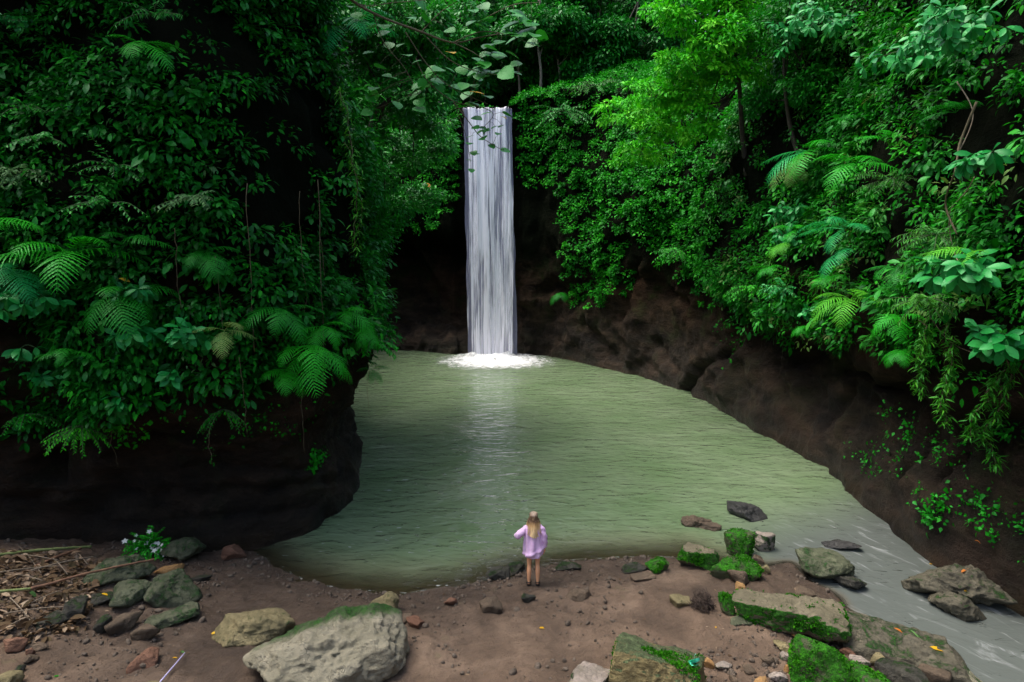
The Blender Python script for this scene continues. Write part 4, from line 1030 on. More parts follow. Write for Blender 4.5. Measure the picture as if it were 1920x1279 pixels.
# right wall
fern(1560, 285, 'wide fern on the right with dead olive fronds hanging under it', [(-35, H_, 1.2), (0, H_, 1.25), (38, A_, 1.1), (-75, F_, 1.0), (-15, H_, 1.0), (70, F_, 1.0)], ['fern_teal', 'fern', 'fern', 'fern_teal', 'fern_olive', 'fern'], 1.35, 0.5)
fern(1525, 318, 'olive coloured withering fern beneath the wide teal one', [(-20, H_, 1.1), (15, H_, 1.1), (50, H_, .9)], 'fern_olive', 1.05, 0.55)
fern(1628, 312, 'bright green fern spreading right of the wide fern', [(-55, A_, 1.0), (-15, H_, 1.1), (30, A_, 1.2), (65, F_, 1.1)], 'fern', 1.2, 0.5)
fern(1650, 430, 'teal fern spread flat in the middle of the right wall', [(-70, F_, 1.1), (-30, A_, 1.0), (20, A_, 1), (60, F_, 1.0), (0, H_, .8)], 'fern_teal', 1.1, 0.6)
fern(1548, 432, 'vivid small fern left of the flat teal fern', [(-40, A_, 1.0), (10, H_, 1), (50, A_, .9)], 'fern', 0.75, 0.6)
fern(1527, 455, 'single pale frond hanging among broad leaves', [(0, H_, 1.0), (25, H_, .8)], 'fern_lime', 0.8, 0.6)
fern(1655, 468, 'long teal frond drooping below the flat teal fern', [(-12, H_, 1.2), (12, H_, .9)], 'fern_teal', 0.95, 0.6)
fern(1650, 562, 'yellow green fern hanging at the lower rim of the growth on the right', [(-50, H_, 1.1), (-20, H_, 1.15), (15, H_, 1.05), (45, A_, 1.1), (75, F_, 1.0), (-80, A_, .9)], 'fern_lime', 1.05, 0.55)
fern(1895, 475, 'pale fern at the right picture edge over the big teal leaves', [(-40, A_, 1.0), (0, H_, 1), (-70, F_, 1.0)], 'fern_lime', 0.9, 0.5)
fern(1545, 610, 'little fern at the rim of the growth left of the yellow green fern', [(-40, H_, 1), (0, H_, 1), (40, H_, .9)], 'fern', 0.55, 0.4)
fern(1052, 548, 'tuft of fern in a small hollow of the rock right of the fall', [(-50, H_, 1), (-20, H_, 1), (15, H_, 1), (50, H_, .9)], 'fern_dark', 1.0, 0.15)
for px_, py_, lb, mt, L_, st_ in [(1712, 500, 'fern in shadow right of the flat teal fern', 'fern_dark', .8, H_), (1725, 590, 'fern half hidden right of the yellow green fern', 'fern', .75, H_), (1640, 235, 'dim fern above the bright green spreading fern', 'fern_dark', .9, A_),
        (1470, 500, 'small green fern at the left rim of the right hand growth', 'fern', .65, H_), (1800, 500, 'fern between the feathery shrubs and the largest teal leaved plant', 'fern_dark', .8, H_), (1830, 215, 'fern under the big glossy shrub near the lianas', 'fern_dark', .8, A_),
        (1695, 265, 'light green fern between wide fern and big glossy shrub', 'fern', .75, A_), (1600, 520, 'drooping green fern over the yellow green one', 'fern', .75, H_), (1350, 520, 'fern low on the curve of the right wall', 'fern', .8, H_),
        (1745, 655, 'fern dangling at the overhang beside the hanging curtain', 'fern', .6, H_), (640, 610, 'fern drooping at the outer tip of the headland', 'fern', .75, H_), (500, 690, 'lowest fern of the headland, hanging over bare rock', 'fern', .7, H_), (566, 610, 'fern between the shaded fern and the bushy one', 'fern', .7, H_), (660, 690, 'tiny fern right above the thread dangling over the water', 'fern_dark', .5, H_)]:
    fern(px_, py_, lb, [(-8, st_, 1), (34, st_, .95), (-46, st_, .9), (72, F_, .8)] if int(px_) % 2 else [(12, st_, 1), (-30, st_, .9), (55, A_, .85), (-75, F_, .8)], mt, L_, .35)
# broad leaved plants with rosettes
R_ = dict(kind='big', mat='gloss', whorl=6, catg='plant')
wall_shrub('broadleaf_plant', 45, 545, 'broad leaved plant crowding the left picture edge below the teal green fern', off=.3, nb=11, L=.75, lsize=.26, seed=401, tone=.55, **R_)
wall_shrub('broadleaf_plant', 66, 640, 'single rosette of drooping broad leaves low at the left', off=.3, nb=2, L=.3, lsize=.30, seed=402, tone=.4, **R_)
wall_shrub('broadleaf_plant', 262, 610, 'rosette with a bluish shining leaf under the fern with the yellow leaf', off=.4, nb=4, L=.45, lsize=.30, seed=403, tone=.5, **R_)
wall_shrub('broadleaf_plant', 340, 615, 'dense cluster of broad drooping leaves left of the grey green fern', off=.45, nb=8, L=.5, lsize=.28, seed=404, tone=.55, **R_)
wall_shrub('broadleaf_plant', 322, 690, 'small rosette hanging below the dense broad leaf cluster', off=.35, nb=2, L=.25, lsize=.27, seed=405, tone=.35, **R_)
wall_shrub('broadleaf_plant', 262, 735, 'lowest rosette, dim, just above the bare rock', off=.35, nb=2, L=.25, lsize=.26, seed=406, tone=.2, **R_)
wall_shrub('broadleaf_plant', 300, 545, 'broad leaved plant squeezed between fern and hanging roots', off=.4, nb=4, L=.45, lsize=.25, seed=407, tone=.4, **R_)
wall_shrub('broadleaf_plant', 120, 690, 'loose broad leaved plant in the hollow above the bright creeper', off=.3, nb=6, L=.5, lsize=.20, seed=408, tone=.45, **R_)
wall_shrub('broadleaf_plant', 1540, 395, 'glossy broad leaved plant directly under the wide fern', off=.5, nb=13, L=.9, lsize=.27, seed=411, tone=.55, **R_)
wall_shrub('broadleaf_plant', 1510, 440, 'glossy plant at the left edge of the right hand growth', off=.5, nb=8, L=.7, lsize=.24, seed=412, tone=.5, **R_)
wall_shrub('broadleaf_plant', 1880, 500, 'largest teal leaved plant at the right picture edge', off=.5, nb=13, L=.9, lsize=.34, seed=413, tone=.6, **R_)
wall_shrub('broadleaf_plant', 1880, 620, 'teal rosettes hanging below the largest teal leaved plant', off=.5, nb=9, L=.7, lsize=.34, seed=414, tone=.6, **R_)
wall_shrub('broadleaf_plant', 1560, 580, 'little rosette at the rim over bare rock left of the yellow green fern', off=.3, nb=3, L=.4, lsize=.25, seed=415, tone=.4, **R_)
wall_shrub('broadleaf_plant', 1905, 300, 'glossy rosettes beside the thick hanging liana', off=.4, nb=6, L=.6, lsize=.28, seed=416, tone=.5, **R_)
wall_shrub('broadleaf_plant', 1790, 110, 'big glossy shrub with whitish shining leaves high on the right', off=.7, nb=26, L=1.5, lsize=.27, seed=417, tone=.75, **R_)
wall_shrub('broadleaf_plant', 1590, 55, 'glossy shrub with pale leaves at the top, left of the hanging palm frond', off=.9, nb=26, L=1.7, lsize=.28, seed=418, tone=.75, **R_)
wall_shrub('broadleaf_plant', 1890, 60, 'glossy shrub filling the upper right corner', off=.6, nb=16, L=1.2, lsize=.27, seed=419, tone=.65, **R_)
# small and middling shrubs
wall_shrub('shrub', 60, 330, 'shrub with pale greyish leaves at the left picture edge', off=.4, nb=16, L=.95, lsize=.14, mat='pale', tone=.2, seed=431)
wall_shrub('shrub', 20, 60, 'bluish leaved shrub in the upper left corner', off=.5, nb=9, L=.7, lsize=.15, mat='gloss', tone=.3, seed=432)
wall_shrub('shrub', 255, 320, 'leafy shrub in the middle of the dark left wall', off=.4, nb=12, L=.9, lsize=.13, mat='tree', tone=.45, seed=433)
wall_shrub('shrub', 240, 385, 'layered twig spray reaching right over the dark left wall', off=.5, nb=10, L=1.1, lsize=.12, mat='tree', tone=.6, rise=.3, seed=434)
wall_shrub('shrub', 385, 375, 'layered shrub with light edged leaves above the hanging roots', off=.5, nb=11, L=.95, lsize=.13, mat='pale', tone=.05, rise=.3, seed=435)
wall_shrub('shrub', 80, 215, 'thin shrub with greyish leaves under the upper left corner', off=.4, nb=9, L=.8, lsize=.12, mat='under', tone=.7, seed=436)
wall_shrub('shrub', 330, 55, 'spidery shrub with drooping twigs at the top of the dark wall', off=.6, nb=10, L=.9, lsize=.16, kind='lance', mat='fern_dark', tone=.5, seed=437)
wall_shrub('shrub', 150, 270, 'shrub with scattered vivid leaves below the lone lit fern', off=.4, nb=9, L=.8, lsize=.14, mat='tree', tone=.5, seed=438)
wall_shrub('shrub', 690, 545, 'leafy shrub leaning out over the pool at the headland edge', off=.3, nb=18, L=1.1, lsize=.19, mat='tree', tone=.55, droop=.9, seed=439)
wall_shrub('shrub', 665, 640, 'drooping shrub at the lowest tip of the headland edge', off=.2, nb=12, L=.8, lsize=.17, mat='fern', tone=.4, droop=1.0, seed=440)
wall_shrub('shrub', 700, 470, 'taller shrub on the headland edge above the leaning one', off=.3, nb=14, L=1.0, lsize=.17, mat='tree', tone=.45, seed=441)
wall_shrub('shrub', 190, 790, 'bright small leaved creeper spilling down over bare rock at left', off=.15, nb=26, L=.95, lsize=.095, npl=22, mat='bright', tone=.1, droop=.9, rise=.2, spread=1.8, seed=442)
wall_shrub('shrub', 40, 770, 'small leaved creeper at the left picture edge above bare rock', off=.15, nb=16, L=.8, lsize=.10, npl=18, mat='fern', tone=.3, droop=.9, rise=.2, spread=1.4, seed=443)
wall_shrub('shrub', 430, 760, 'dim trailing plant on the rock under the grey green fern', off=.1, nb=14, L=.8, lsize=.09, npl=16, mat='under', tone=.6, droop=1.2, rise=.1, spread=1.6, seed=444)
wall_shrub('shrub', 1440, 540, 'dense leafy shrub where the growth meets bare rock, right of the fall', off=.2, nb=18, L=1.2, lsize=.19, mat='ivy', tone=.65, droop=.9, spread=1.5, seed=446)
wall_shrub('shrub', 1290, 470, 'low shrub on the curve of the right wall over bare rock', off=.2, nb=18, L=1.4, lsize=.2, mat='ivy', tone=.6, droop=1, spread=1.6, seed=447)
wall_shrub('shrub', 1500, 540, 'shrub with whitish leaf tips under the little pale frond', off=.4, nb=12, L=.9, lsize=.17, mat='gloss', tone=.6, seed=448)
wall_shrub('shrub', 1760, 560, 'feathery light green shrub left of the teal rosettes', off=.5, nb=22, L=1.0, lsize=.17, npl=26, kind='lance', mat='sprig', tone=.7, droop=.8, spread=1.3, seed=449)
wall_shrub('shrub', 1790, 440, 'feathery darker shrub above the light green one', off=.4, nb=20, L=1.0, lsize=.17, npl=24, kind='lance', mat='sprig', tone=.4, spread=1.3, seed=450)
wall_shrub('shrub', 1700, 340, 'narrow leaved shrub beside the hanging lianas on the right', off=.4, nb=20, L=1.1, lsize=.17, npl=24, kind='lance', mat='sprig', tone=.35, seed=451)
wall_shrub('shrub', 1060, 215, 'bushy growth on top of the wall just right of the lip of the fall', off=.5, nb=30, L=2.2, lsize=.24, npl=22, mat='tree', tone=.5, droop=.9, spread=1.6, seed=457, r=.03)
wall_shrub('shrub', 1130, 165, 'loose shrub with yellowish leaves on the wall top right of the fall', off=.5, nb=20, L=2.0, lsize=.24, npl=18, mat='sprig', tone=.5, droop=.7, spread=1.4, seed=458, r=.03)
wall_shrub('shrub', 828, 230, 'bushy growth on top of the wall just left of the fall', off=.3, nb=24, L=1.6, lsize=.22, npl=22, mat='ivy', tone=.6, droop=1.0, spread=1.5, seed=459, r=.03)

# ---- flat patches of small leaves clinging to bare rock
def wall_patch(px, py, label, n, rx, rz, size, mat='fern', tone=.35, seed=0):
    p, nn = wall_hit(px, py); g = np.random.default_rng(seed)
    d = Wf - np.array(p); h = np.linalg.norm(d[:, :2], axis=1)
    w = np.exp(-(h / rx) ** 2 - (d[:, 2] / rz) ** 2) * (np.linalg.norm(d, axis=1) < 4) * np.clip(0.25 + 1.5 * fbm(Wf, 2.2, 3, seed), 0, 1) ** 1.5 * (Wf[:, 2] > .25)
    i = g.choice(len(Wf), n, p=w / w.sum())
    pos = Wf[i] + g.normal(0, .07, (n, 3)); pos = pos + Nf[i] * .05 - np.array(p)
    dr = norm(g.normal(size=(n, 3)) + np.array([0, 0, -.5])); up_ = norm(Nf[i] * .7 + UP * .6 + g.normal(0, .3, (n, 3)))
    o = link('creeper', leaf_mesh('creeper', 'ivy', pos, dr, up_, size * np.exp(g.normal(0, .3, n)), np.clip(g.normal(tone, .22, n), 0, 1)), M[mat]); o.location = p
    return tag(o, label, 'creeper')
wall_patch(596, 862, 'tuft of green leaves on the bare rock face of the headland', 160, .35, .3, .10, seed=445)
wall_patch(1745, 930, 'green plant clinging low to the bare right rock by the stream', 230, .28, .42, .085, seed=452)
wall_patch(1690, 810, 'sparse plant on the bare right rock above the pool', 150, .7, .5, .085, seed=453)
wall_patch(1895, 1005, 'small leafy plant at the right edge near the waterline', 110, .35, .22, .08, seed=454)
wall_patch(1630, 860, 'speckling of tiny plants on the right rock near the pool', 130, .7, .4, .07, seed=455)
wall_patch(1800, 830, 'scattered little leaves on the dark right rock', 150, .8, .6, .08, seed=456)
wall_patch(1850, 940, 'low leaves in the hollow of the right rock near the stream', 130, .6, .4, .08, seed=459)
wall_patch(1740, 850, 'small leaves on the right rock between the higher sparse plant and the clinging one', 130, .6, .5, .08, seed=460)
wall_patch(1380, 640, 'faint green leaves on the brown rock under the dense leafy shrub', 120, .8, .6, .10, 'under', .6, seed=461)
wall_patch(200, 785, 'carpet of bright little leaves over the rock edge at left', 420, .9, .28, .085, 'bright', .0, seed=457)
wall_patch(480, 790, 'thin scatter of dim leaves low on the headland rock', 160, 1.0, .35, .075, 'under', .5, seed=458)
# ---- hanging vines and roots
def strand(name, px, py0, py1, label, off=0.6, r=0.008, leaves=None, ltone=.5, mat='vine', seed=0, catg='vine', sway=0.05, lsz=.12, kind='lance', pts=None, nleaf=60):
    g = np.random.default_rng(seed + int(px))
    if pts is None:
        p, n = wall_hit(px, py0); o = outward(n); top = p + o * (off + .2)
        z1 = at_y(px, py1, top.y).z
        k = 14; t = np.linspace(0, 1, k)
        P = np.stack([np.full(k, top.x) + sway * np.cumsum(g.normal(0, 1, k)) * .35, np.full(k, top.y) + sway * np.cumsum(g.normal(0, 1, k)) * .25, top.z + (z1 - top.z) * t], -1)
    else: P = catmull(np.array(pts), 24)
    base = P[0].copy(); P = P - base
    root = empty(name, base, label, catg)
    a = Acc(); a.tube(P, np.linspace(r, r * .7, len(P)) * (1 + .15 * g.normal(size=len(P))), 6)
    link('stem', a.mesh('stem'), M[mat], root)
    if leaves:
        q = g.uniform(0, len(P) - 1.01, nleaf); i = q.astype(int); f = (q - i)[:, None]
        pos = P[i] * (1 - f) + P[i + 1] * f + g.normal(0, .05, (nleaf, 3))
        dr = norm(g.normal(size=(nleaf, 3)) * np.array([1, 1, .4]) + np.array([0, 0, -.4])); nn = norm(UP + g.normal(0, .4, (nleaf, 3)))
        link('leaves', leaf_mesh('leaves', kind, pos, dr, nn, lsz * g.uniform(.7, 1.2, nleaf), np.clip(g.normal(ltone, .2, nleaf), 0, 1)), M[leaves], root)
    return root
strand('hanging_root', 444, 350, 660, 'longest bare root left of the two roots over the bright ferns', .8, .009)
strand('hanging_root', 488, 360, 600, 'bare root ending above the fern in the shade', .8, .008, seed=2)
strand('hanging_root', 515, 340, 740, 'bare root hanging in front of the bright long frond', 1.0, .010, seed=3)
strand('hanging_root', 557, 440, 570, 'short thin root nearest the headland edge', .8, .007, seed=4)
strand('hanging_root', 356, 430, 580, 'thin root hanging beside the thin dim fern', .7, .007, seed=5)
strand('hanging_root', 376, 480, 620, 'thin root right behind the dense broad leaf cluster', .7, .006, seed=6)
strand('hanging_root', 460, 660, 815, 'root trailing down over bare rock under the grey green fern', .5, .008, seed=7, leaves='fern_dark', nleaf=26, lsz=.07, kind='ivy')
strand('hanging_root', 533, 700, 850, 'root trailing down under the bright ferns to bare rock', .5, .008, seed=8)
strand('hanging_root', 382, 780, 870, 'short mossy trail of root on the bare headland rock', .15, .010, seed=9, leaves='fern_dark', nleaf=30, lsz=.06, kind='ivy')
strand('hanging_root', 232, 800, 880, 'short root dangling over bare rock below the bright creeper', .15, .006, seed=10)
strand('vine', 550, 170, 470, 'leafy shoot hanging straight down the dark wall near the leaning tree', 1.0, .010, 'sprig', .7, seed=11, nleaf=210, lsz=.17, sway=.2)
strand('vine', 562, 270, 440, 'shorter leafy shoot beside the long straight one', 1.0, .008, 'sprig', .55, seed=12, nleaf=130, lsz=.15, sway=.2)
strand('vine', 655, 690, 780, 'single thread dangling over the water from the headland tip', .3, .006, seed=13)
p0, n0 = wall_hit(1895, 250); o0 = outward(n0)
def wp(px, py, off): 
    q, n = wall_hit(px, py); return np.array(q + outward(n) * off)
strand('liana', 0, 0, 0, 'thick twisted liana hanging near the right picture edge', pts=[wp(1920, 190, .9), wp(1905, 260, .9), wp(1880, 320, .9), wp(1868, 380, .9), wp(1880, 440, .8)], r=.026, mat='vine', catg='liana')
strand('liana', 0, 0, 0, 'thin straight liana left of the thick twisted one', pts=[wp(1876, 150, .8), wp(1872, 220, .8), wp(1866, 290, .8)], r=.014, mat='twig', catg='liana')
strand('liana', 0, 0, 0, 'slender pale liana crossing behind the thick twisted one', pts=[wp(1915, 330, .8), wp(1890, 360, .85), wp(1850, 400, .8), wp(1845, 470, .8), wp(1855, 540, .8)], r=.013, mat='twig', catg='liana')
strand('liana', 0, 0, 0, 'looping thin liana under the feathery light green shrub', pts=[wp(1790, 590, .7), wp(1815, 640, .7), wp(1860, 660, .7), wp(1890, 640, .7)], r=.010, mat='vine', catg='liana')
for q, (x, y0, y1, lb, tn) in enumerate([(1800, 600, 735, 'leafy vine hanging down at the overhang on the right, leftmost of the curtain', .6), (1835, 610, 790, 'leafy vine in the middle of the hanging curtain on the right', .6),
        (1868, 650, 830, 'longest leafy vine of the hanging curtain on the right', .5), (1895, 690, 880, 'leafy vine at the right picture edge, last of the hanging curtain', .45)]):
    strand('vine', x, y0, y1, lb, .55, .012, 'sprig', tn, seed=20 + q, nleaf=330, lsz=.16, sway=.22)
strand('vine', 1480, 640, 720, 'bare thread of vine on the brown rock right of the pool', .05, .006, seed=30)
# palm frond at the top right
p = at_y(1745, -60, 17.5); r0 = empty('palm', p, 'palm with feathery fronds hanging from the top on the right', 'palm')
for k, (yaw, L) in enumerate([(200, 1.5), (230, 1.3), (165, 1.2)]):
    f = link('frond', FROND['hang'][k % 2]); f.material_slots[0].link = 'OBJECT'; f.material_slots[0].material = M['fern_dark']
    f.parent = r0; f.scale = (L, L * .8, L); f.rotation_euler = (0, 0, math.radians(yaw))

# ---- trees
def tree(name, pts, label, crowns, mat, kind='oval', lsize=.15, npc=60, bark='bark', r0=.12, r1=.03, seed=0, tone=.5, limbs=None, ncl=None, clr=(.35, .6), droop=.5, out=(0, -1, 0), vis_trunk=True):
    """trunk along pts, one limb to every crown lobe; crown leaves set in small clumps through each lobe"""
    g = np.random.default_rng(seed)
    P = catmull(np.array(pts, float), 20); base = P[0].copy()
    root = empty(name, base, label, 'tree')
    a = Acc(); a.tube(P - base, np.linspace(r0, r1, 20), 8)
    LV = []
    for (c, rad) in crowns:
        c = np.array(c, float); rad = np.broadcast_to(np.asarray(rad, float), (3,))
        i = g.integers(9, 19); s = P[i]
        mid = (s + c) / 2 + g.normal(0, .2, 3)
        a.tube(catmull([s - base, mid - base, c - base], 10), np.linspace(r1 * 1.1, r1 * .3, 10), 6)
        m = ncl or int(28 * (rad.prod() ** (2 / 3)) / .8) + 6
        v = norm(g.normal(size=(m, 3))) * (g.uniform(.15, 1.0, m) ** .55)[:, None]
        C = c + v * rad
        for q in range(0, m, 3): a.tube(catmull([c - base, (C[q] + c) / 2 - base + g.normal(0, .08, 3), C[q] - base], 6), np.linspace(r1 * .35, r1 * .12, 6), 4)
        o = norm(v * np.array([1, 1, .5]) + np.array(out) * .4 + 1e-6)
        rr = g.uniform(*clr, m)
        b = clump_leaves(C, o, rr, npc, lsize, g, droop, .6, tone_mu=tone)
        LV.append((b[0] - base,) + tuple(b[1:]))
    link('trunk', a.mesh('trunk'), M[bark], root)
    link('crown', leaf_mesh('crown', kind, *cat(LV)), M[mat], root)
    return root
# light green tree on the right slope
q = lambda px, py, Y: np.array(at_y(px, py, Y))
b0, n0 = wall_hit(1400, 330)
tree('tree', [np.array(b0), q(1392, 250, 27.6), q(1385, 150, 27), q(1370, 40, 26.6), q(1350, -80, 26.5)], 'light green leaning tree, brightest crown in the gorge, right of the fall',
     [(q(1290, 30, 26.5), (1.5, 1.2, .8)), (q(1360, 70, 26), (1.6, 1.2, .8)), (q(1300, 120, 26.5), (1.4, 1.1, .8)), (q(1385, 130, 26.5), (1.1, 1, .6)), (q(1235, 180, 28), (1.5, 1.2, .7)), (q(1290, 190, 27.5), (1.1, 1, .6)),
      (q(1190, 210, 30), (1.6, 1.2, .6)), (q(1250, 245, 29), (1.3, 1, .5)), (q(1315, 250, 27.5), (.7, .8, .4)), (q(1200, 290, 31), (1.2, 1, .6)), (q(1400, 5, 26.5), (1.2, 1, .7)), (q(1325, -60, 27), (2, 1.5, 1))],
     'bright', 'oval', .185, 40, 'bark', .11, .045, 501, .55, clr=(.2, .42))
tree('tree', [np.array(wall_hit(1500, 300)[0]), q(1480, 230, 25), q(1470, 120, 24.5), q(1480, 0, 24)], 'dull green tree in shade between the bright tree and the wide fern',
     [(q(1480, 60, 24.5), (1.3, 1, .7)), (q(1500, 10, 24), (1.3, 1, .8)), (q(1450, 190, 26), (1.2, 1, .4)), (q(1530, 160, 24), (1.0, .9, .5))], 'ivy', 'oval', .15, 46, 'bark', .09, .035, 502, .35)
# leaning tree on the left bank
tl = tree('tree', [q(600, 330, 25), q(650, 245, 25), q(715, 200, 24.8), q(770, 140, 24.6), (q(800, 60, 24.6))], 'leaning dark limbed tree left of the fall, reaching out over the pool',
     [(q(690, 60, 24), (1.6, 1.3, .9)), (q(760, 30, 24), (1.5, 1.2, .9)), (q(680, 160, 25), (1.3, 1.2, .8)), (q(750, 110, 25), (1.4, 1.2, .8)), (q(820, 150, 24), (1.0, .9, .6)), (q(730, 210, 26), (1.5, 1.2, .7)),
      (q(800, 230, 27), (1.1, 1, .6)), (q(680, 260, 26), (1.2, 1.2, .8)), (q(750, 290, 28), (1.4, 1.2, .8)), (q(820, 280, 29), (.9, 1, .6)), (q(690, 350, 27), (1.2, 1.2, .8)), (q(770, 370, 30), (1.2, 1, .7)), (q(860, 40, 25), (1.1, 1, .8)), (q(820, 60, 24), (1, 1, .7)), (q(790, 180, 23.5), (1.0, .9, .6)), (q(640, 20, 24), (1.2, 1.2, .9))],
     'tree', 'oval', .17, 50, 'bark', .13, .045, 503, .6, clr=(.26, .5))
tree('tree', [q(630, 420, 23), q(650, 330, 23), q(690, 250, 23), q(700, 180, 23.5)], 'shorter leafy tree under the leaning dark limbed tree',
     [(q(690, 440, 23), (.8, .9, .7)), (q(650, 380, 22.5), (.8, .9, .7)), (q(720, 400, 26), (.9, 1, .7)), (q(660, 290, 23), (.8, .9, .6))], 'ivy', 'oval', .16, 50, 'bark', .10, .04, 504, .45)
# thin trunks on the wall top behind the fall
for k, (x, yb, Y, lb, mt, tn) in enumerate([(1010, 160, 47.5, 'thin pale trunked tree standing at the wall top just right of the fall', 'tree', .45), (1046, 150, 49.5, 'slender crooked tree behind the pale trunked one', 'tree', .35),
        (970, 185, 51, 'thin tree deep in the dark gap right above the fall', 'under', .4), (1120, 150, 50, 'tree with dark crown behind the bushy wall top right of the fall', 'tree', .4),
        (1190, 150, 49, 'shaded tree between the dark crowned tree and the bright tree', 'tree', .35), (880, 180, 52, 'tree behind the round leaved branch, over the fall', 'tree', .4), (820, 180, 50, 'far tree left of the fall behind the leaning tree', 'tree', .45)]):
    b = q(x, yb, Y); b[2] = min(b[2], 16.5)
    g = random.Random(k)
    cr = []
    for j in range(9):
        cr.append((np.array([b[0] + g.uniform(-2.6, 2.6), Y + g.uniform(-.5, 2.5), g.uniform(18.8, 25)]), (1.7, 1.4, .9)))
    cr = [c for c in cr if not (abs(c[0][0] + 0.2) < 2.2 and c[0][2] < 19.6)]
    tree('tree', [b - np.array([0, 0, .8]), b + np.array([.15, 0, 2]), b + np.array([-.1, .1, 4.5]), b + np.array([.25, 0, 8])], lb, cr, mt, 'oval', .27, 34, 'bark_pale', .11, .05, 520 + k, tn, clr=(.5, .9))
# round leaved branch tree
def round_tree():
    g = np.random.default_rng(551)
    top = [q(560, -140, 18.2), q(640, -20, 18.5), q(700, 25, 18.6), q(790, 60, 18.8), q(850, 80, 19), q(900, 70, 19.2), q(960, 60, 19.4)]
    base = top[0].copy()
    root = empty('tree', base, 'round leaved tree whose thin boughs hang out in front of the fall', 'tree')
    a = Acc(); a.tube(catmull(np.array(top) - base, 40), np.linspace(.045, .012, 40), 7)
    LV = []
    def bough(pts, spots, r=.016):
        pts = [q(*p) for p in pts]
        a.tube(catmull(np.array(pts) - base, 22), np.linspace(r, r * .45, 22), 5)
        for (x, y, Y, s) in spots:
            p = q(x, y, Y); j = np.argmin([np.linalg.norm(p - c) for c in catmull(np.array(pts), 40)]); c = catmull(np.array(pts), 40)[j]
            a.tube(np.array([c, (c + p) / 2 + [0, 0, .04], p]) - base, [.006, .005, .004], 4)
            d = norm(np.array([g.normal(0, 1), -abs(g.normal(.5, .5)), -.25])); nn = norm(UP + g.normal(0, .28, 3) + np.array([0, -.25, 0]))
            s = s * .85; LV.append(((p - base - d * s * .3)[None], d[None], nn[None], np.array([s]), np.array([np.clip(g.normal(.5, .25), 0, 1)])))
    cl = lambda x0, x1, y0, y1, n, s, Y=19: [(g.uniform(x0, x1), g.uniform(y0, y1), Y + g.uniform(-.5, .5), s * g.uniform(.75, 1.2)) for _ in range(n)]
    bough([(850, 80, 19), (900, 60, 19), (950, 65, 19), (1000, 85, 19)], cl(915, 1015, 55, 105, 16, .55))
    bough([(900, 40, 19.2), (960, 10, 19), (1010, 5, 19)], cl(960, 1010, -20, 45, 9, .55))
    bough([(800, 70, 19), (840, 110, 19), (880, 130, 19), (930, 140, 19), (980, 135, 19)], cl(895, 990, 110, 150, 9, .50))
    bough([(790, 60, 18.8), (830, 20, 19), (880, -10, 19)], cl(820, 930, -30, 60, 14, .5))
    bough([(850, 80, 19), (890, 100, 18.8), (915, 120, 18.8)], cl(880, 930, 85, 145, 8, .42))
    bough([(760, 60, 18.8), (800, 120, 19), (840, 160, 19), (890, 185, 19), (915, 195, 19)], cl(780, 920, 120, 200, 20, .45))
    bough([(780, 110, 19), (800, 150, 19), (850, 190, 19), (900, 200, 19), (925, 215, 19), (905, 240, 19)], cl(870, 920, 185, 245, 6, .34) + [(948, 213, 19, .36), (942, 235, 19, .3), (929, 237, 19, .26), (913, 243, 19, .3)])
    bough([(850, 190, 19), (880, 230, 19), (900, 255, 19), (930, 275, 19), (945, 282, 19)], [(890, 238, 19, .3), (905, 258, 19, .33), (915, 244, 19, .3), (921, 272, 19, .26), (944, 281, 19, .34), (884, 255, 19, .26), (935, 250, 19, .26)])
    bough([(850, 190, 19), (872, 250, 19), (880, 290, 19), (884, 318, 19)], [(880, 268, 19, .28), (888, 285, 19, .26), (878, 300, 19, .26), (884, 318, 19, .24), (895, 288, 19, .22)], .010)
    bough([(700, 25, 18.6), (720, 80, 18.8), (760, 130, 19), (790, 190, 19)], cl(690, 830, 40, 210, 26, .40))
    bough([(640, -20, 18.5), (680, 10, 18.4), (740, 5, 18.4), (800, 0, 18.5)], cl(660, 800, -30, 40, 16, .42))
    link('trunk', a.mesh('trunk'), M['vine'], root)
    link('crown', leaf_mesh('crown', 'round', *cat(LV)), M['round'], root)
round_tree()
# forest beyond, one mass closing the view
g = np.random.default_rng(560)
n = 900
C = np.stack([g.uniform(-36, 40, n), g.uniform(57, 70, n), g.uniform(0, 1, n)], -1); C[:, 2] = 16.5 + (C[:, 1] - 57) * 1.2 + 3.5 * C[:, 2] ** 2
a = clump_leaves(C, np.tile([[0, -1.0, 0]], (n, 1)), g.uniform(1.2, 2.4, n), 60, .55, g, tone_mu=.2)
n2_ = 420; C2 = np.stack([g.uniform(-26, 30, n2_), g.uniform(50, 66, n2_), g.uniform(25, 33, n2_)], -1)  # upper canopy clumps added to cast shade behind the fall
a2 = clump_leaves(C2, np.tile([[0, -1.0, 0]], (n2_, 1)), g.uniform(1.2, 2.4, n2_), 60, .6, g, tone_mu=.2); a = [np.concatenate([x, y]) for x, y in zip(a, a2)]
tag(link('forest', leaf_mesh('forest', 'oval', *a), M['under']), 'dark forest closing the view above and behind the fall', None, None, 'stuff')
# unseen trees added above the left rim to shade the headland
for k, (x, y, z, lb) in enumerate([(-9.5, 17.5, 14.5, 'unseen spreading tree added on top of the left headland for shade'), (-15, 19, 14.5, 'unseen spreading tree added further left on the headland for shade')]):
    cr = [((x + dx, y + dy, 17.3 + dz), (1.9, 1.7, .8)) for dx, dy, dz in ((-1.5, -3.0, .6), (1.5, -3.2, .9), (3.4, -1.8, 1.2), (0, 0, 1.6), (3, 1, 1.5), (-2.5, 1, 1.2))]
    tree('tree', [(x, y, z - 1), (x + .3, y - .6, z + 1.2), (x + .6, y - 1, z + 3), (x + .8, y - 1.2, z + 4.5)], lb, cr, 'under', 'oval', .24, 46, 'bark', .22, .08, 570 + k, .35, clr=(.5, .9))
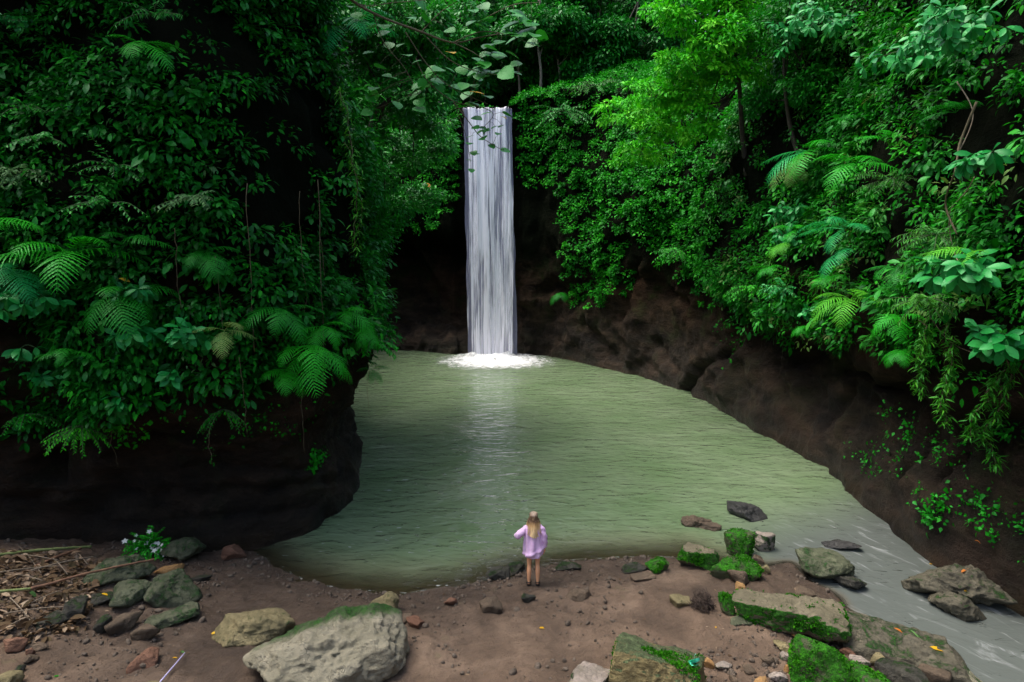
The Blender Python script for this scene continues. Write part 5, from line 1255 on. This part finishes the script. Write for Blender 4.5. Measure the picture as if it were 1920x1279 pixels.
# ================================================================ small things on the bank
def pole(name, p0, p1, r, mat, label, catg='pole', nodes=6, seed=0, sag=0.03, parts=None):
    p0, p1 = np.array(p0, float), np.array(p1, float)
    n = nodes * 6 + 1; t = np.linspace(0, 1, n); g = np.random.default_rng(seed)
    P = p0 + (p1 - p0) * t[:, None] + np.array([0, 0, 1]) * (sag * np.sin(np.pi * t))[:, None] + 0.25 * r * np.cumsum(g.normal(0, .3, (n, 3)), 0)
    rr = r * (1 - .25 * t); rr = rr * np.where(np.arange(n) % 6 == 0, 1.16, 1.0) if nodes > 1 else rr
    a = Acc(); a.tube(P - p0, rr, 10)
    o = link(name, a.mesh(name), M[mat]); o.location = p0
    tag(o, label, catg)
    return o
def g3(px, py, dz=0.0): 
    p = gpt(px, py); return Vector((p.x, p.y, p.z + dz))
pole('bamboo_pole', g3(-40, 1058, .12), g3(172, 1036, .16), .035, 'bamboo', 'pale green bamboo pole lying on the litter against the cliff', 'bamboo', 6, 1)
pole('cane', g3(68, 1068, .06), g3(154, 1042, .14), .035, 'cane', 'short reddish brown cane under the pale green bamboo pole', 'cane', 3, 2)
lc = pole('cane', g3(60, 1124, .22), g3(292, 1084, .42), .026, 'cane', 'long thin red brown cane lying across the rocks, its near end green', 'cane', 7, 3)
ge = pole('green_end', g3(-60, 1136, .16), g3(62, 1123, .22), .030, 'bamboo', None, None, 4, 4)
mw = ge.location - lc.location; ge.parent = lc; ge.location = mw
pole('branch', g3(60, 1080, .12), g3(190, 1050, .10), .018, 'twig', 'grey dead branch between the brown cane and the mossy rock', 'branch', 1, 5)
for k, (x0, y0, x1, y1, lb) in enumerate([(35, 1030, 78, 1086, 'dry twig crossing the bamboo pole at a steep slant'), (100, 1055, 128, 1090, 'short dry twig standing in the litter'), (0, 1195, 62, 1168, 'pale dry twig at the left edge below the litter'),
        (60, 1140, 140, 1112, 'pale twig in the litter under the long cane'), (20, 1130, 60, 1180, 'thin twig leaning in the lower litter'), (140, 1040, 165, 1070, 'thin twig near the tip of the bamboo pole'), (85, 1100, 30, 1090, 'twig lying flat in the middle of the litter'), (-20, 1085, 130, 1072, 'longest twig lying along the upper litter'), (10, 1160, 150, 1150, 'twig lying along the lower litter above the wide flat dark stone'), (-10, 1044, 110, 1062, 'twig slanting under the pale green bamboo pole')]):
    pole('twig', g3(x0, y0, .10), g3(x1, y1, .14), .010, 'twig', lb, 'twig', 1, 10 + k)
M['lavender'] = simple_mat('lavender_plastic', (0.50, 0.46, 0.72), .4)
pole('stick', g3(300, 1284, .04), g3(347, 1229, .05), .013, 'lavender', 'thin pale lavender stick lying on the bare mud', 'stick', 1, 20, 0.0)
# litter
g = np.random.default_rng(601); n = 1500
px = g.uniform(-70, 215, n) ; py = g.uniform(1052, 1215, n)
keep = (py < 1215 - (px - 40) * .35) & (py > 1060 - px * .06) & (px < 200 - (py - 1060) * .35)
px, py = px[keep], py[keep]
B = np.array([at_z(x, y, .45) for x, y in zip(px, py)]); hh, _ = ground_h(B[None, :, 0], B[None, :, 1]); B[:, 2] = hh[0] + g.uniform(.01, .10, len(B))
n = len(B)
dr = norm(g.normal(size=(n, 3)) * np.array([1, 1, .25])); nn = norm(UP + g.normal(0, .45, (n, 3)))
tag(link('leaf_litter', leaf_mesh('leaf_litter', 'oval', B, dr, nn, .15 * np.exp(g.normal(0, .35, n)), g.beta(1.5, 1.8, n)), M['dry']), 'dry brown and pale fallen leaves heaped at the foot of the left cliff', None, None, 'stuff')
n = 240
B = np.stack([g.uniform(-12, 8, n), g.uniform(9.5, 15, n), np.zeros(n)], -1); hh, s_ = ground_h(B[None, :, 0], B[None, :, 1]); B[:, 2] = hh[0] + .015; B = B[s_[0] > .15]; n = len(B)
tag(link('leaf_litter', leaf_mesh('leaf_litter', 'oval', B, norm(g.normal(size=(n, 3)) * [1, 1, .1]), norm(UP + g.normal(0, .25, (n, 3))), .05 * np.exp(g.normal(0, .4, n)), g.beta(2, 1.6, n)), M['dry']), 'tiny leaf scraps scattered over the open mud', None, None, 'stuff')
# single fallen leaves
def surface(px, py):
    dg = bpy.context.evaluated_depsgraph_get()
    h = sc.ray_cast(dg, Vector((0, 0, CAMH)), ray(px, py))
    return h[1], h[2]
def fallen(px, py, size, mat, label, dirv=(1, .3), kind='oval', pos=None, nrm=None):
    p, n_ = surface(px, py) if pos is None else (Vector(pos), Vector((0, -.3, 1)))
    n_ = np.array(norm(np.array(n_) + UP * .6))
    d = norm(np.array([dirv[0], dirv[1], 0]) - n_ * np.dot([dirv[0], dirv[1], 0], n_))
    me = leaf_mesh('fallen_leaf', kind, -d[None] * size / 2 + n_[None] * size * .12, d[None], n_[None], np.array([size]), np.array([.5]))
    o = link('fallen_leaf', me, M[mat]); o.location = p
    return tag(o, label, 'leaf')
bpy.context.view_layer.update()
fallen(1755, 1217, .24, 'yellow', 'big yellow leaf lying on the wide flat slab boulder', (.9, -.2), 'big')
fallen(1717, 1190, .22, 'pale', 'narrow pale leaf stuck on the wide flat slab boulder', (.5, -.9), 'lance')
fallen(1684, 1182, .16, 'orange', 'small orange brown leaf on the wide flat slab boulder', (.5, -.8))
fallen(1809, 1070, .18, 'orange', 'orange leaf on the craggy boulder in the stream', (.8, .2))
fallen(1746, 1058, .12, 'yellow', 'little yellow leaf on the far edge of the craggy boulder', (.8, .3))
fallen(1811, 1108, .10, 'yellow', 'tiny yellow leaf in the notch of the craggy boulder', (.8, .3))
fallen(1017, 1178, .13, 'yellow', 'yellow leaf on the open mud behind the woman', (1, .3))
fallen(1342, 1176, .08, 'yellow', 'small golden leaf on mud near the ball of dark twigs', (.3, 1))
fallen(402, 1187, .12, 'yellow', 'yellow leaf on mud at the tip of the yellow green boulder', (1, .1))
fallen(342, 1223, .11, 'pale', 'pale leaf on mud just above the lavender stick', (1, .1))
fallen(329, 1234, .10, 'yellow', 'light yellow leaf touching the lavender stick', (.8, .4))
fallen(107, 1268, .09, 'fern', 'green leaf on mud near the lower left corner', (.6, .6))
fallen(197, 1115, .14, 'yellow', 'yellow green leaf under the long cane', (1, 0))
fallen(233, 525, .22, 'yellow', 'yellow leaf lying on the fern of the left headland', (1, 0), 'big')
fallen(60, 1113, .20, 'pale', 'pale green leaf on the litter by the green end of the cane', (1, .1), 'big')
fallen(1847, 1011, .12, 'yellow', 'yellow leaf caught on the right rock slope above the stream', (1, .2))
fallen(1833, 1016, .12, 'orange', 'orange leaf caught on the right rock slope above the stream', (.8, .2))
fallen(895, 176, .42, 'yellow', 'large golden leaf among the round leaves over the fall', (.9, -.3), 'round', pos=at_y(895, 176, 18.7))
fallen(846, 100, .32, 'yellow', 'golden leaf in the round leaved tree, left of the hanging boughs', (.3, -.5), 'round', pos=at_y(846, 100, 18.7))
fallen(944, 221, .24, 'yellow', 'yellow leaf on the bough hanging in front of the fall', (.7, -.5), 'oval', pos=at_y(944, 221, 18.7))
fallen(802, 349, .30, 'orange', 'orange leaf caught in the growth left of the fall', (.7, -.5), 'round')
# flowering bush
def flower_bush():
    b = g3(286, 1040, .22)
    root = shrub('flowering_bush', b, (0.2, -1, 0), 'bright green bush with white flowers in front of the left cliff', 'oval', 'fern', 'stem', 60, .62, .10, 24, .5, 1.8, 2.0, .6, 611, catg='bush')
    g = np.random.default_rng(612)
    lv = [c for c in root.children if c.name.startswith('leaves')][0]
    for k in range(26):
        v = lv.data.vertices[int(g.integers(len(lv.data.vertices)))].co
        c = np.array(v) + np.array([0, -.10, .07])
        a = np.linspace(0, 2 * np.pi, 5, endpoint=False) + g.uniform(0, 6)
        N = norm(np.array([g.normal(0, .4), -.6, .8])); A = norm(np.cross(N, [0, 0, 1.0])); Bv = np.cross(N, A)
        d = np.cos(a)[:, None] * A + np.sin(a)[:, None] * Bv + N * .25
        link('flower', leaf_mesh('flower', 'ivy', np.tile(c, (5, 1)), d, np.tile(N, (5, 1)), np.full(5, .066 * g.uniform(.7, 1.2)), np.full(5, .5)), M['petal'], root)
flower_bush()
# ball of dark twigs
def twig_ball():
    c = g3(1320, 1150, .0); root_loc = (c.x, c.y + .18, c.z)
    g = np.random.default_rng(621); a = Acc()
    core = Acc()
    for k in range(420):
        v = norm(g.normal(size=3)); v[2] = abs(v[2]) - .15; v = norm(v)
        R = np.array([.27, .25, .40])
        p = v * R * g.uniform(.45, .95); d = norm(g.normal(size=3) + v * .6)
        L = g.uniform(.08, .20)
        P = np.array([p - d * L / 2, p + norm(g.normal(size=3)) * .02, p + d * L / 2])
        P[:, 2] = np.maximum(P[:, 2], -.02)
        a.tube(P, [.006, .005, .003], 4)
    o = link('twig_ball', a.mesh('twig_ball'), M['darktwig']); o.location = root_loc
    tag(o, 'rounded clump of dark tangled twigs on the mud between the boulders', 'twig clump')
twig_ball()
# scrap of plastic on the block boulder
def scrap():
    p, n_ = surface(1292, 1242); a = Acc(); g = np.random.default_rng(631)
    for k in range(4):
        u, v = np.meshgrid(np.linspace(0, 1, 7), np.linspace(-1, 1, 4), indexing='ij')
        d = norm(np.array([1, -.3, .5]) + g.normal(0, .35, 3)); s = norm(np.cross(d, g.normal(size=3))); w = np.cross(d, s)
        P = d * (u[..., None] * .17) + s * (v * .035 * (1 - .4 * u))[..., None] + w * (.03 * np.sin(u * 5 + k) + .012 * v)[..., None]
        a.add(P.reshape(-1, 3), grid_faces(7, 4))
    M['turq'] = simple_mat('turquoise_plastic', (0.10, 0.62, 0.42), .35, .5)
    o = link('plastic_scrap', a.mesh('plastic_scrap'), M['turq']); o.location = p + Vector((0.0, -0.02, 0.0))
    tag(o, 'crumpled turquoise plastic scrap on the corner of the block shaped boulder', 'litter')
scrap()

# ================================================================ the woman
def grown(name, nodes, edges, radii, root, lvl=2):
    bm = bmesh.new(); ly = bm.verts.layers.skin.verify(); vs = []
    for p, r in zip(nodes, radii):
        v = bm.verts.new(p); v[ly].radius = r if hasattr(r, '__len__') else (r, r); vs.append(v)
    for a, c in edges: bm.edges.new((vs[a], vs[c]))
    bm.verts.index_update(); vs[root][ly].use_root = True
    me = bpy.data.meshes.new(name); bm.to_mesh(me); bm.free()
    o = bpy.data.objects.new(name, me); COL.objects.link(o)
    s = o.modifiers.new('skin', 'SKIN'); s.use_smooth_shade = True
    ss_ = o.modifiers.new('sub', 'SUBSURF'); ss_.levels = ss_.render_levels = lvl
    dg = bpy.context.evaluated_depsgraph_get(); dg.update()
    m2 = bpy.data.meshes.new_from_object(o.evaluated_get(dg))
    bpy.data.objects.remove(o); m2.name = name
    for p in m2.polygons: p.use_smooth = True
    return m2
M['skin'] = simple_mat('skin', (0.80, 0.40, 0.21), .5, .4, .06, 6, .05)
M['hair'] = None
def hair_mat():
    m, nt, p, out = new_mat('blond_hair'); b = NB(nt)
    tc = b.n('TexCoord'); sx = b.n('SeparateXYZ'); b.l(tc.outputs['Object'], sx.inputs[0])
    mp = b.n('Mapping'); mp.inputs['Scale'].default_value = (60, 60, 4); b.l(tc.outputs['Object'], mp.inputs[0])
    n = b.noise(mp.outputs[0], 1.0, 4, .6)
    z = b.math('ADD', sx.outputs['Z'], b.math('MULTIPLY', b.math('SUBTRACT', n, .5), .16))
    c = b.ramp(b.maprange(z, 1.24, 1.68), [(0.05, (.78, .56, .30)), (.40, (.55, .34, .15)), (.62, (.085, .040, .022)), (.93, (.12, .07, .045)), (1.0, (.34, .26, .20))])  # palest top stop paints the sky's highlight onto the crown
    c = b.mix(b.maprange(n, .5, .7, 0, .4), c, (.72, .52, .27))
    b.l(c, p.inputs['Base Color']); p.inputs['Roughness'].default_value = .5; p.inputs['Specular IOR Level'].default_value = .35
    b.l(b.bump(n, .5, .01), p.inputs['Normal'])
    return m
M['hair'] = hair_mat()
def cloth_mat():
    m, nt, p, out = new_mat('lilac_cloth'); b = NB(nt)
    tc = b.n('TexCoord'); n = b.noise(tc.outputs['Object'], 7, 4, .6)
    b.l(b.ramp(n, [(.3, (.72, .44, .73)), (.7, (.85, .62, .85))]), p.inputs['Base Color'])
    p.inputs['Roughness'].default_value = .8; p.inputs['Specular IOR Level'].default_value = .2
    b.l(b.bump(b.noise(tc.outputs['Object'], 11, 4, .6, .5), .35, .03), p.inputs['Normal'])
    return m
M['shirt'] = cloth_mat()
M['black'] = simple_mat('black_leather', (.012, .012, .013), .45, .5, .1)
M['dark'] = simple_mat('dark_eye', (.03, .02, .015), .2, .5, .1)
M['lip'] = simple_mat('lip', (.42, .13, .11), .45, .4, .1)
def woman():
    loc = g3(1000, 1099); loc.z = gz(loc.x, loc.y + .02)
    root = empty('person', loc, 'woman in an oversized lilac shirt, bare legs, facing the fall with left elbow out', 'person')
    N, E, R = [], [], []
    def add(p, r, par=None):
        N.append(p); R.append(r); k = len(N) - 1
        if par is not None: E.append((par, k))
        return k
    pel = add((0, 0, .90), (.135, .105)); wst = add((0, .005, 1.06), (.115, .085), pel); ch = add((0, 0, 1.22), (.135, .095), wst); up = add((0, -.01, 1.34), (.11, .075), ch)
    nk = add((0, -.005, 1.42), .046, up); jw = add((0, .025, 1.485), (.062, .070), nk); hd = add((0, .012, 1.555), (.074, .088), jw); tp = add((0, .005, 1.615), (.060, .070), hd)
    add((0, .118, 1.535), .010, hd)                                   # nose
    for s in (-1, 1):
        add((s * .083, .0, 1.535), .010, hd)                          # ear
        h = add((s * .088, 0, .82), .084, pel); k1 = add((s * .090, .015, .62), .062, h); kn = add((s * .092, .018, .47), .046, k1); cf = add((s * .094, -.018, .35), .056, kn)
        an = add((s * .096, -.015, .10), .032, cf); hl = add((s * .097, -.015, .045), (.033, .035), an); ml = add((s * .102, .09, .032), (.036, .022), hl); add((s * .106, .165, .025), (.032, .014), ml)
    def hand(wr, d, across, nrm):
        d, across, nrm = (np.array(x, float) for x in (d, across, nrm)); w = np.array(N[wr])
        pm = add(tuple(w + d * .055), (.030, .016), wr); pe = add(tuple(w + d * .085), (.034, .013), pm)
        for j, (o, l) in enumerate(((-.026, .066), (-.009, .078), (.009, .072), (.025, .055))):
            b_ = w + d * .092 + across * o
            a1 = add(tuple(b_), .0085, pe); a2 = add(tuple(b_ + d * l * .5 + nrm * .008), .008, a1); add(tuple(b_ + d * l * .85 + nrm * .028), .0065, a2)
        t1 = add(tuple(w + d * .035 + across * -.036), .010, pm); add(tuple(w + d * .075 + across * -.055 + nrm * .012), .0085, t1)
    sr = add((.165, -.01, 1.335), .055, up); er = add((.225, -.03, 1.09), .040, sr); wr = add((.235, .02, .87), .026, er); hand(wr, (0.02, .10, -1), (0, 1, 0), (-1, 0, 0))
    sl = add((-.165, -.01, 1.335), .055, up); el = add((-.345, -.07, 1.17), .040, sl); wl = add((-.20, .13, 1.19), .026, el); hand(wl, (.75, .65, .1), (0, 0, -1), (.6, -.7, 0))
    root.scale = (.96, .96, .96)
    body = link('body', grown('body', N, E, R, 0), M['skin'], root)
    for s in (-1, 1):
        bm = bmesh.new(); bmesh.ops.create_uvsphere(bm, u_segments=12, v_segments=8, radius=.012); me = bpy.data.meshes.new('eye'); bm.to_mesh(me); bm.free()
        e = link('eye', me, M['dark'], root); e.location = (s * .032, .094, 1.56)
    bm = bmesh.new(); bmesh.ops.create_uvsphere(bm, u_segments=12, v_segments=8, radius=1); me = bpy.data.meshes.new('mouth'); bm.to_mesh(me); bm.free()
    e = link('mouth', me, M['lip'], root); e.location = (0, .090, 1.488); e.scale = (.024, .010, .008)
    # shirt: torso and two sleeves as cloth tubes
    a = Acc(); na = 56; nz = 46
    th = np.linspace(0, 2 * np.pi, na); tz = np.linspace(0, 1, nz)
    TH, TZ = np.meshgrid(th, tz, indexing='ij')
    z = .685 + (1.435 - .685) * TZ
    kx = np.interp(z, [.685, .75, .9, 1.05, 1.2, 1.3, 1.36, 1.40, 1.435], [.195, .212, .212, .200, .200, .203, .185, .120, .060])
    ky = np.interp(z, [.685, .75, .9, 1.05, 1.2, 1.3, 1.36, 1.40, 1.435], [.155, .172, .165, .150, .142, .128, .108, .085, .058])
    fold = (.014 * np.sin(TH * 9 + 5 * z + 2 * np.sin(4 * z)) + .010 * np.sin(TH * 5 - 9 * z)) * sstep(1.38, 1.1, z) + .010 * fbm(np.stack([np.cos(TH) * 2, np.sin(TH) * 2, z * 5], -1), 1.5, 3, 701)
    sagf = .030 * np.exp(-((z - .80 - .10 * np.cos(TH)) / .045) ** 2) * (np.sin(TH) < .3)
    x = (kx + fold + sagf) * np.cos(TH); y = (ky + fold + sagf) * np.sin(TH) - .004
    z = z + np.where(TZ < .25, (1 - TZ * 4) * (.045 * np.abs(np.cos(TH)) ** 2), 0)      # curved hem, longer behind and in front
    a.add(np.stack([x, y, z], -1).reshape(-1, 3), grid_faces(na, nz))
    def sleeve(P, rr, sd):
        P = catmull(np.array(P), 26); T = norm(np.gradient(P, axis=0)); ref = np.array([0.1, 1, .2])
        A = norm(np.cross(T, ref)); B = np.cross(T, A); t2 = np.linspace(0, 2 * np.pi, 28); r_ = np.interp(np.linspace(0, 1, 26), np.linspace(0, 1, len(rr)), rr)
        TT, KK = np.meshgrid(t2, np.arange(26), indexing='ij')
        w = r_[KK] * (1 + .10 * np.sin(KK * 1.1 + 2 * TT + sd) + .06 * np.sin(KK * 2.3 - TT * 3))
        V = P[KK] + A[KK] * (np.cos(TT) * w)[..., None] + B[KK] * (np.sin(TT) * w)[..., None]
        a.add(V.reshape(-1, 3), grid_faces(28, 26))
    sleeve([(.11, -.01, 1.35), (.175, -.015, 1.295), (.225, -.03, 1.12), (.235, 0, .97), (.236, .02, .885)], [.060, .070, .070, .066, .050], 1)
    sleeve([(-.11, -.01, 1.35), (-.185, -.02, 1.295), (-.325, -.06, 1.19), (-.33, -.01, 1.155), (-.235, .10, 1.185)], [.062, .072, .074, .070, .048], 2)
    link('shirt', a.mesh('shirt'), M['shirt'], root)
    # hair: cap and long back sheet, open at the face
    a = Acc(); na, nz = 60, 44
    u = np.linspace(0, 1, na); v = np.linspace(0, 1, nz); Uu, Vv_ = np.meshgrid(u, v, indexing='ij')
    th = math.radians(-232) + math.radians(284) * Uu                   # round the back, gap towards +y
    zz = np.interp(Vv_, [0, .06, .18, .38, .6, 1], [1.668, 1.66, 1.62, 1.53, 1.40, 1.16])
    rx = np.interp(Vv_, [0, .06, .18, .38, .6, 1], [.004, .050, .086, .098, .118, .135]); ry = np.interp(Vv_, [0, .06, .18, .38, .6, 1], [.004, .055, .100, .116, .150, .195])
    st = .007 * np.sin(Uu * 75 + 6 * np.sin(Vv_ * 4)) * sstep(.1, .5, Vv_) + .012 * np.sin(Uu * 23 + 4 * Vv_) * sstep(.35, 1, Vv_)
    cut = .10 * np.abs(Uu - .5) ** 1.2 + .05 * fbm(np.stack([Uu * 14, Uu * 0, Uu * 0], -1), 1, 3, 711)
    zz = zz + cut * sstep(.5, 1, Vv_)
    hx = (rx + st) * np.cos(th); hy = (ry + st) * np.sin(th) + .002
    a.add(np.stack([hx, hy, zz], -1).reshape(-1, 3), grid_faces(na, nz))
    # top of the fringe
    a.tube(catmull([(-.075, .04, 1.62), (-.05, .08, 1.63), (0, .09, 1.638), (.05, .08, 1.63), (.075, .04, 1.62)], 20), .022, 8)
    rg = np.random.default_rng(712)
    for k in range(70):
        f = rg.uniform(.08, .92); t = math.radians(-232) + math.radians(284) * f; L = rg.uniform(.75, 1.04)
        pz = np.linspace(1.50, 1.50 - .30 * L, 8); rr_ = np.linspace(.112, .185, 8) + rg.normal(0, .006)
        tt = t + np.cumsum(rg.normal(0, .03, 8)); a.tube(np.stack([rr_ * np.cos(tt), rr_ * np.sin(tt), pz + .08 * abs(f - .5)], -1), np.linspace(.007, .002, 8), 5)
    link('hair', a.mesh('hair'), M['hair'], root)
    for s in (-1, 1):
        a = Acc(); k = 26; t = np.linspace(0, 2 * np.pi, k, endpoint=False)
        ox = .042 * np.cos(t) * (1 + .15 * np.sin(t)); oy = .075 + .125 * np.sin(t)
        top = np.stack([s * .101 + ox, oy, np.full(k, .022)], -1); bot = top * [1, 1, 0] + [0, 0, -.005]
        i = np.arange(k); j = (i + 1) % k
        a.add(np.vstack([top, bot]), np.stack([i, j, j + k, i + k], -1)[:, ::-1]); a.add(np.vstack([top, [[s * .101, .075, .024]]]), None, np.stack([i, j, np.full(k, k)], -1))
        for zc, yc, r_ in ((.098, -.012, .040),):
            c = np.stack([s * .096 + r_ * np.cos(t), yc + (r_ + .002) * np.sin(t), np.full(k, zc)], -1); a.tube(np.vstack([c, c[:1]]), .009, 6)
        c = np.stack([s * .102 + .042 * np.cos(np.linspace(0, np.pi, 12)), np.full(12, .09), .018 + .045 * np.sin(np.linspace(0, np.pi, 12))], -1); a.tube(c, .012, 6)
        hb = np.stack([s * .097 + .038 * np.cos(np.linspace(np.pi, 2 * np.pi, 14)), -.012 + .045 * np.sin(np.linspace(np.pi, 2 * np.pi, 14))], -1)
        P0 = np.column_stack([hb, np.full(14, .015)]); P1 = np.column_stack([hb, np.full(14, .062)])
        V = np.stack([P0, P1], 1).reshape(-1, 3); i2 = np.arange(13) * 2; a.add(V, np.stack([i2, i2 + 2, i2 + 3, i2 + 1], -1))
        link('shoe', a.mesh('shoe'), M['black'], root)
woman()
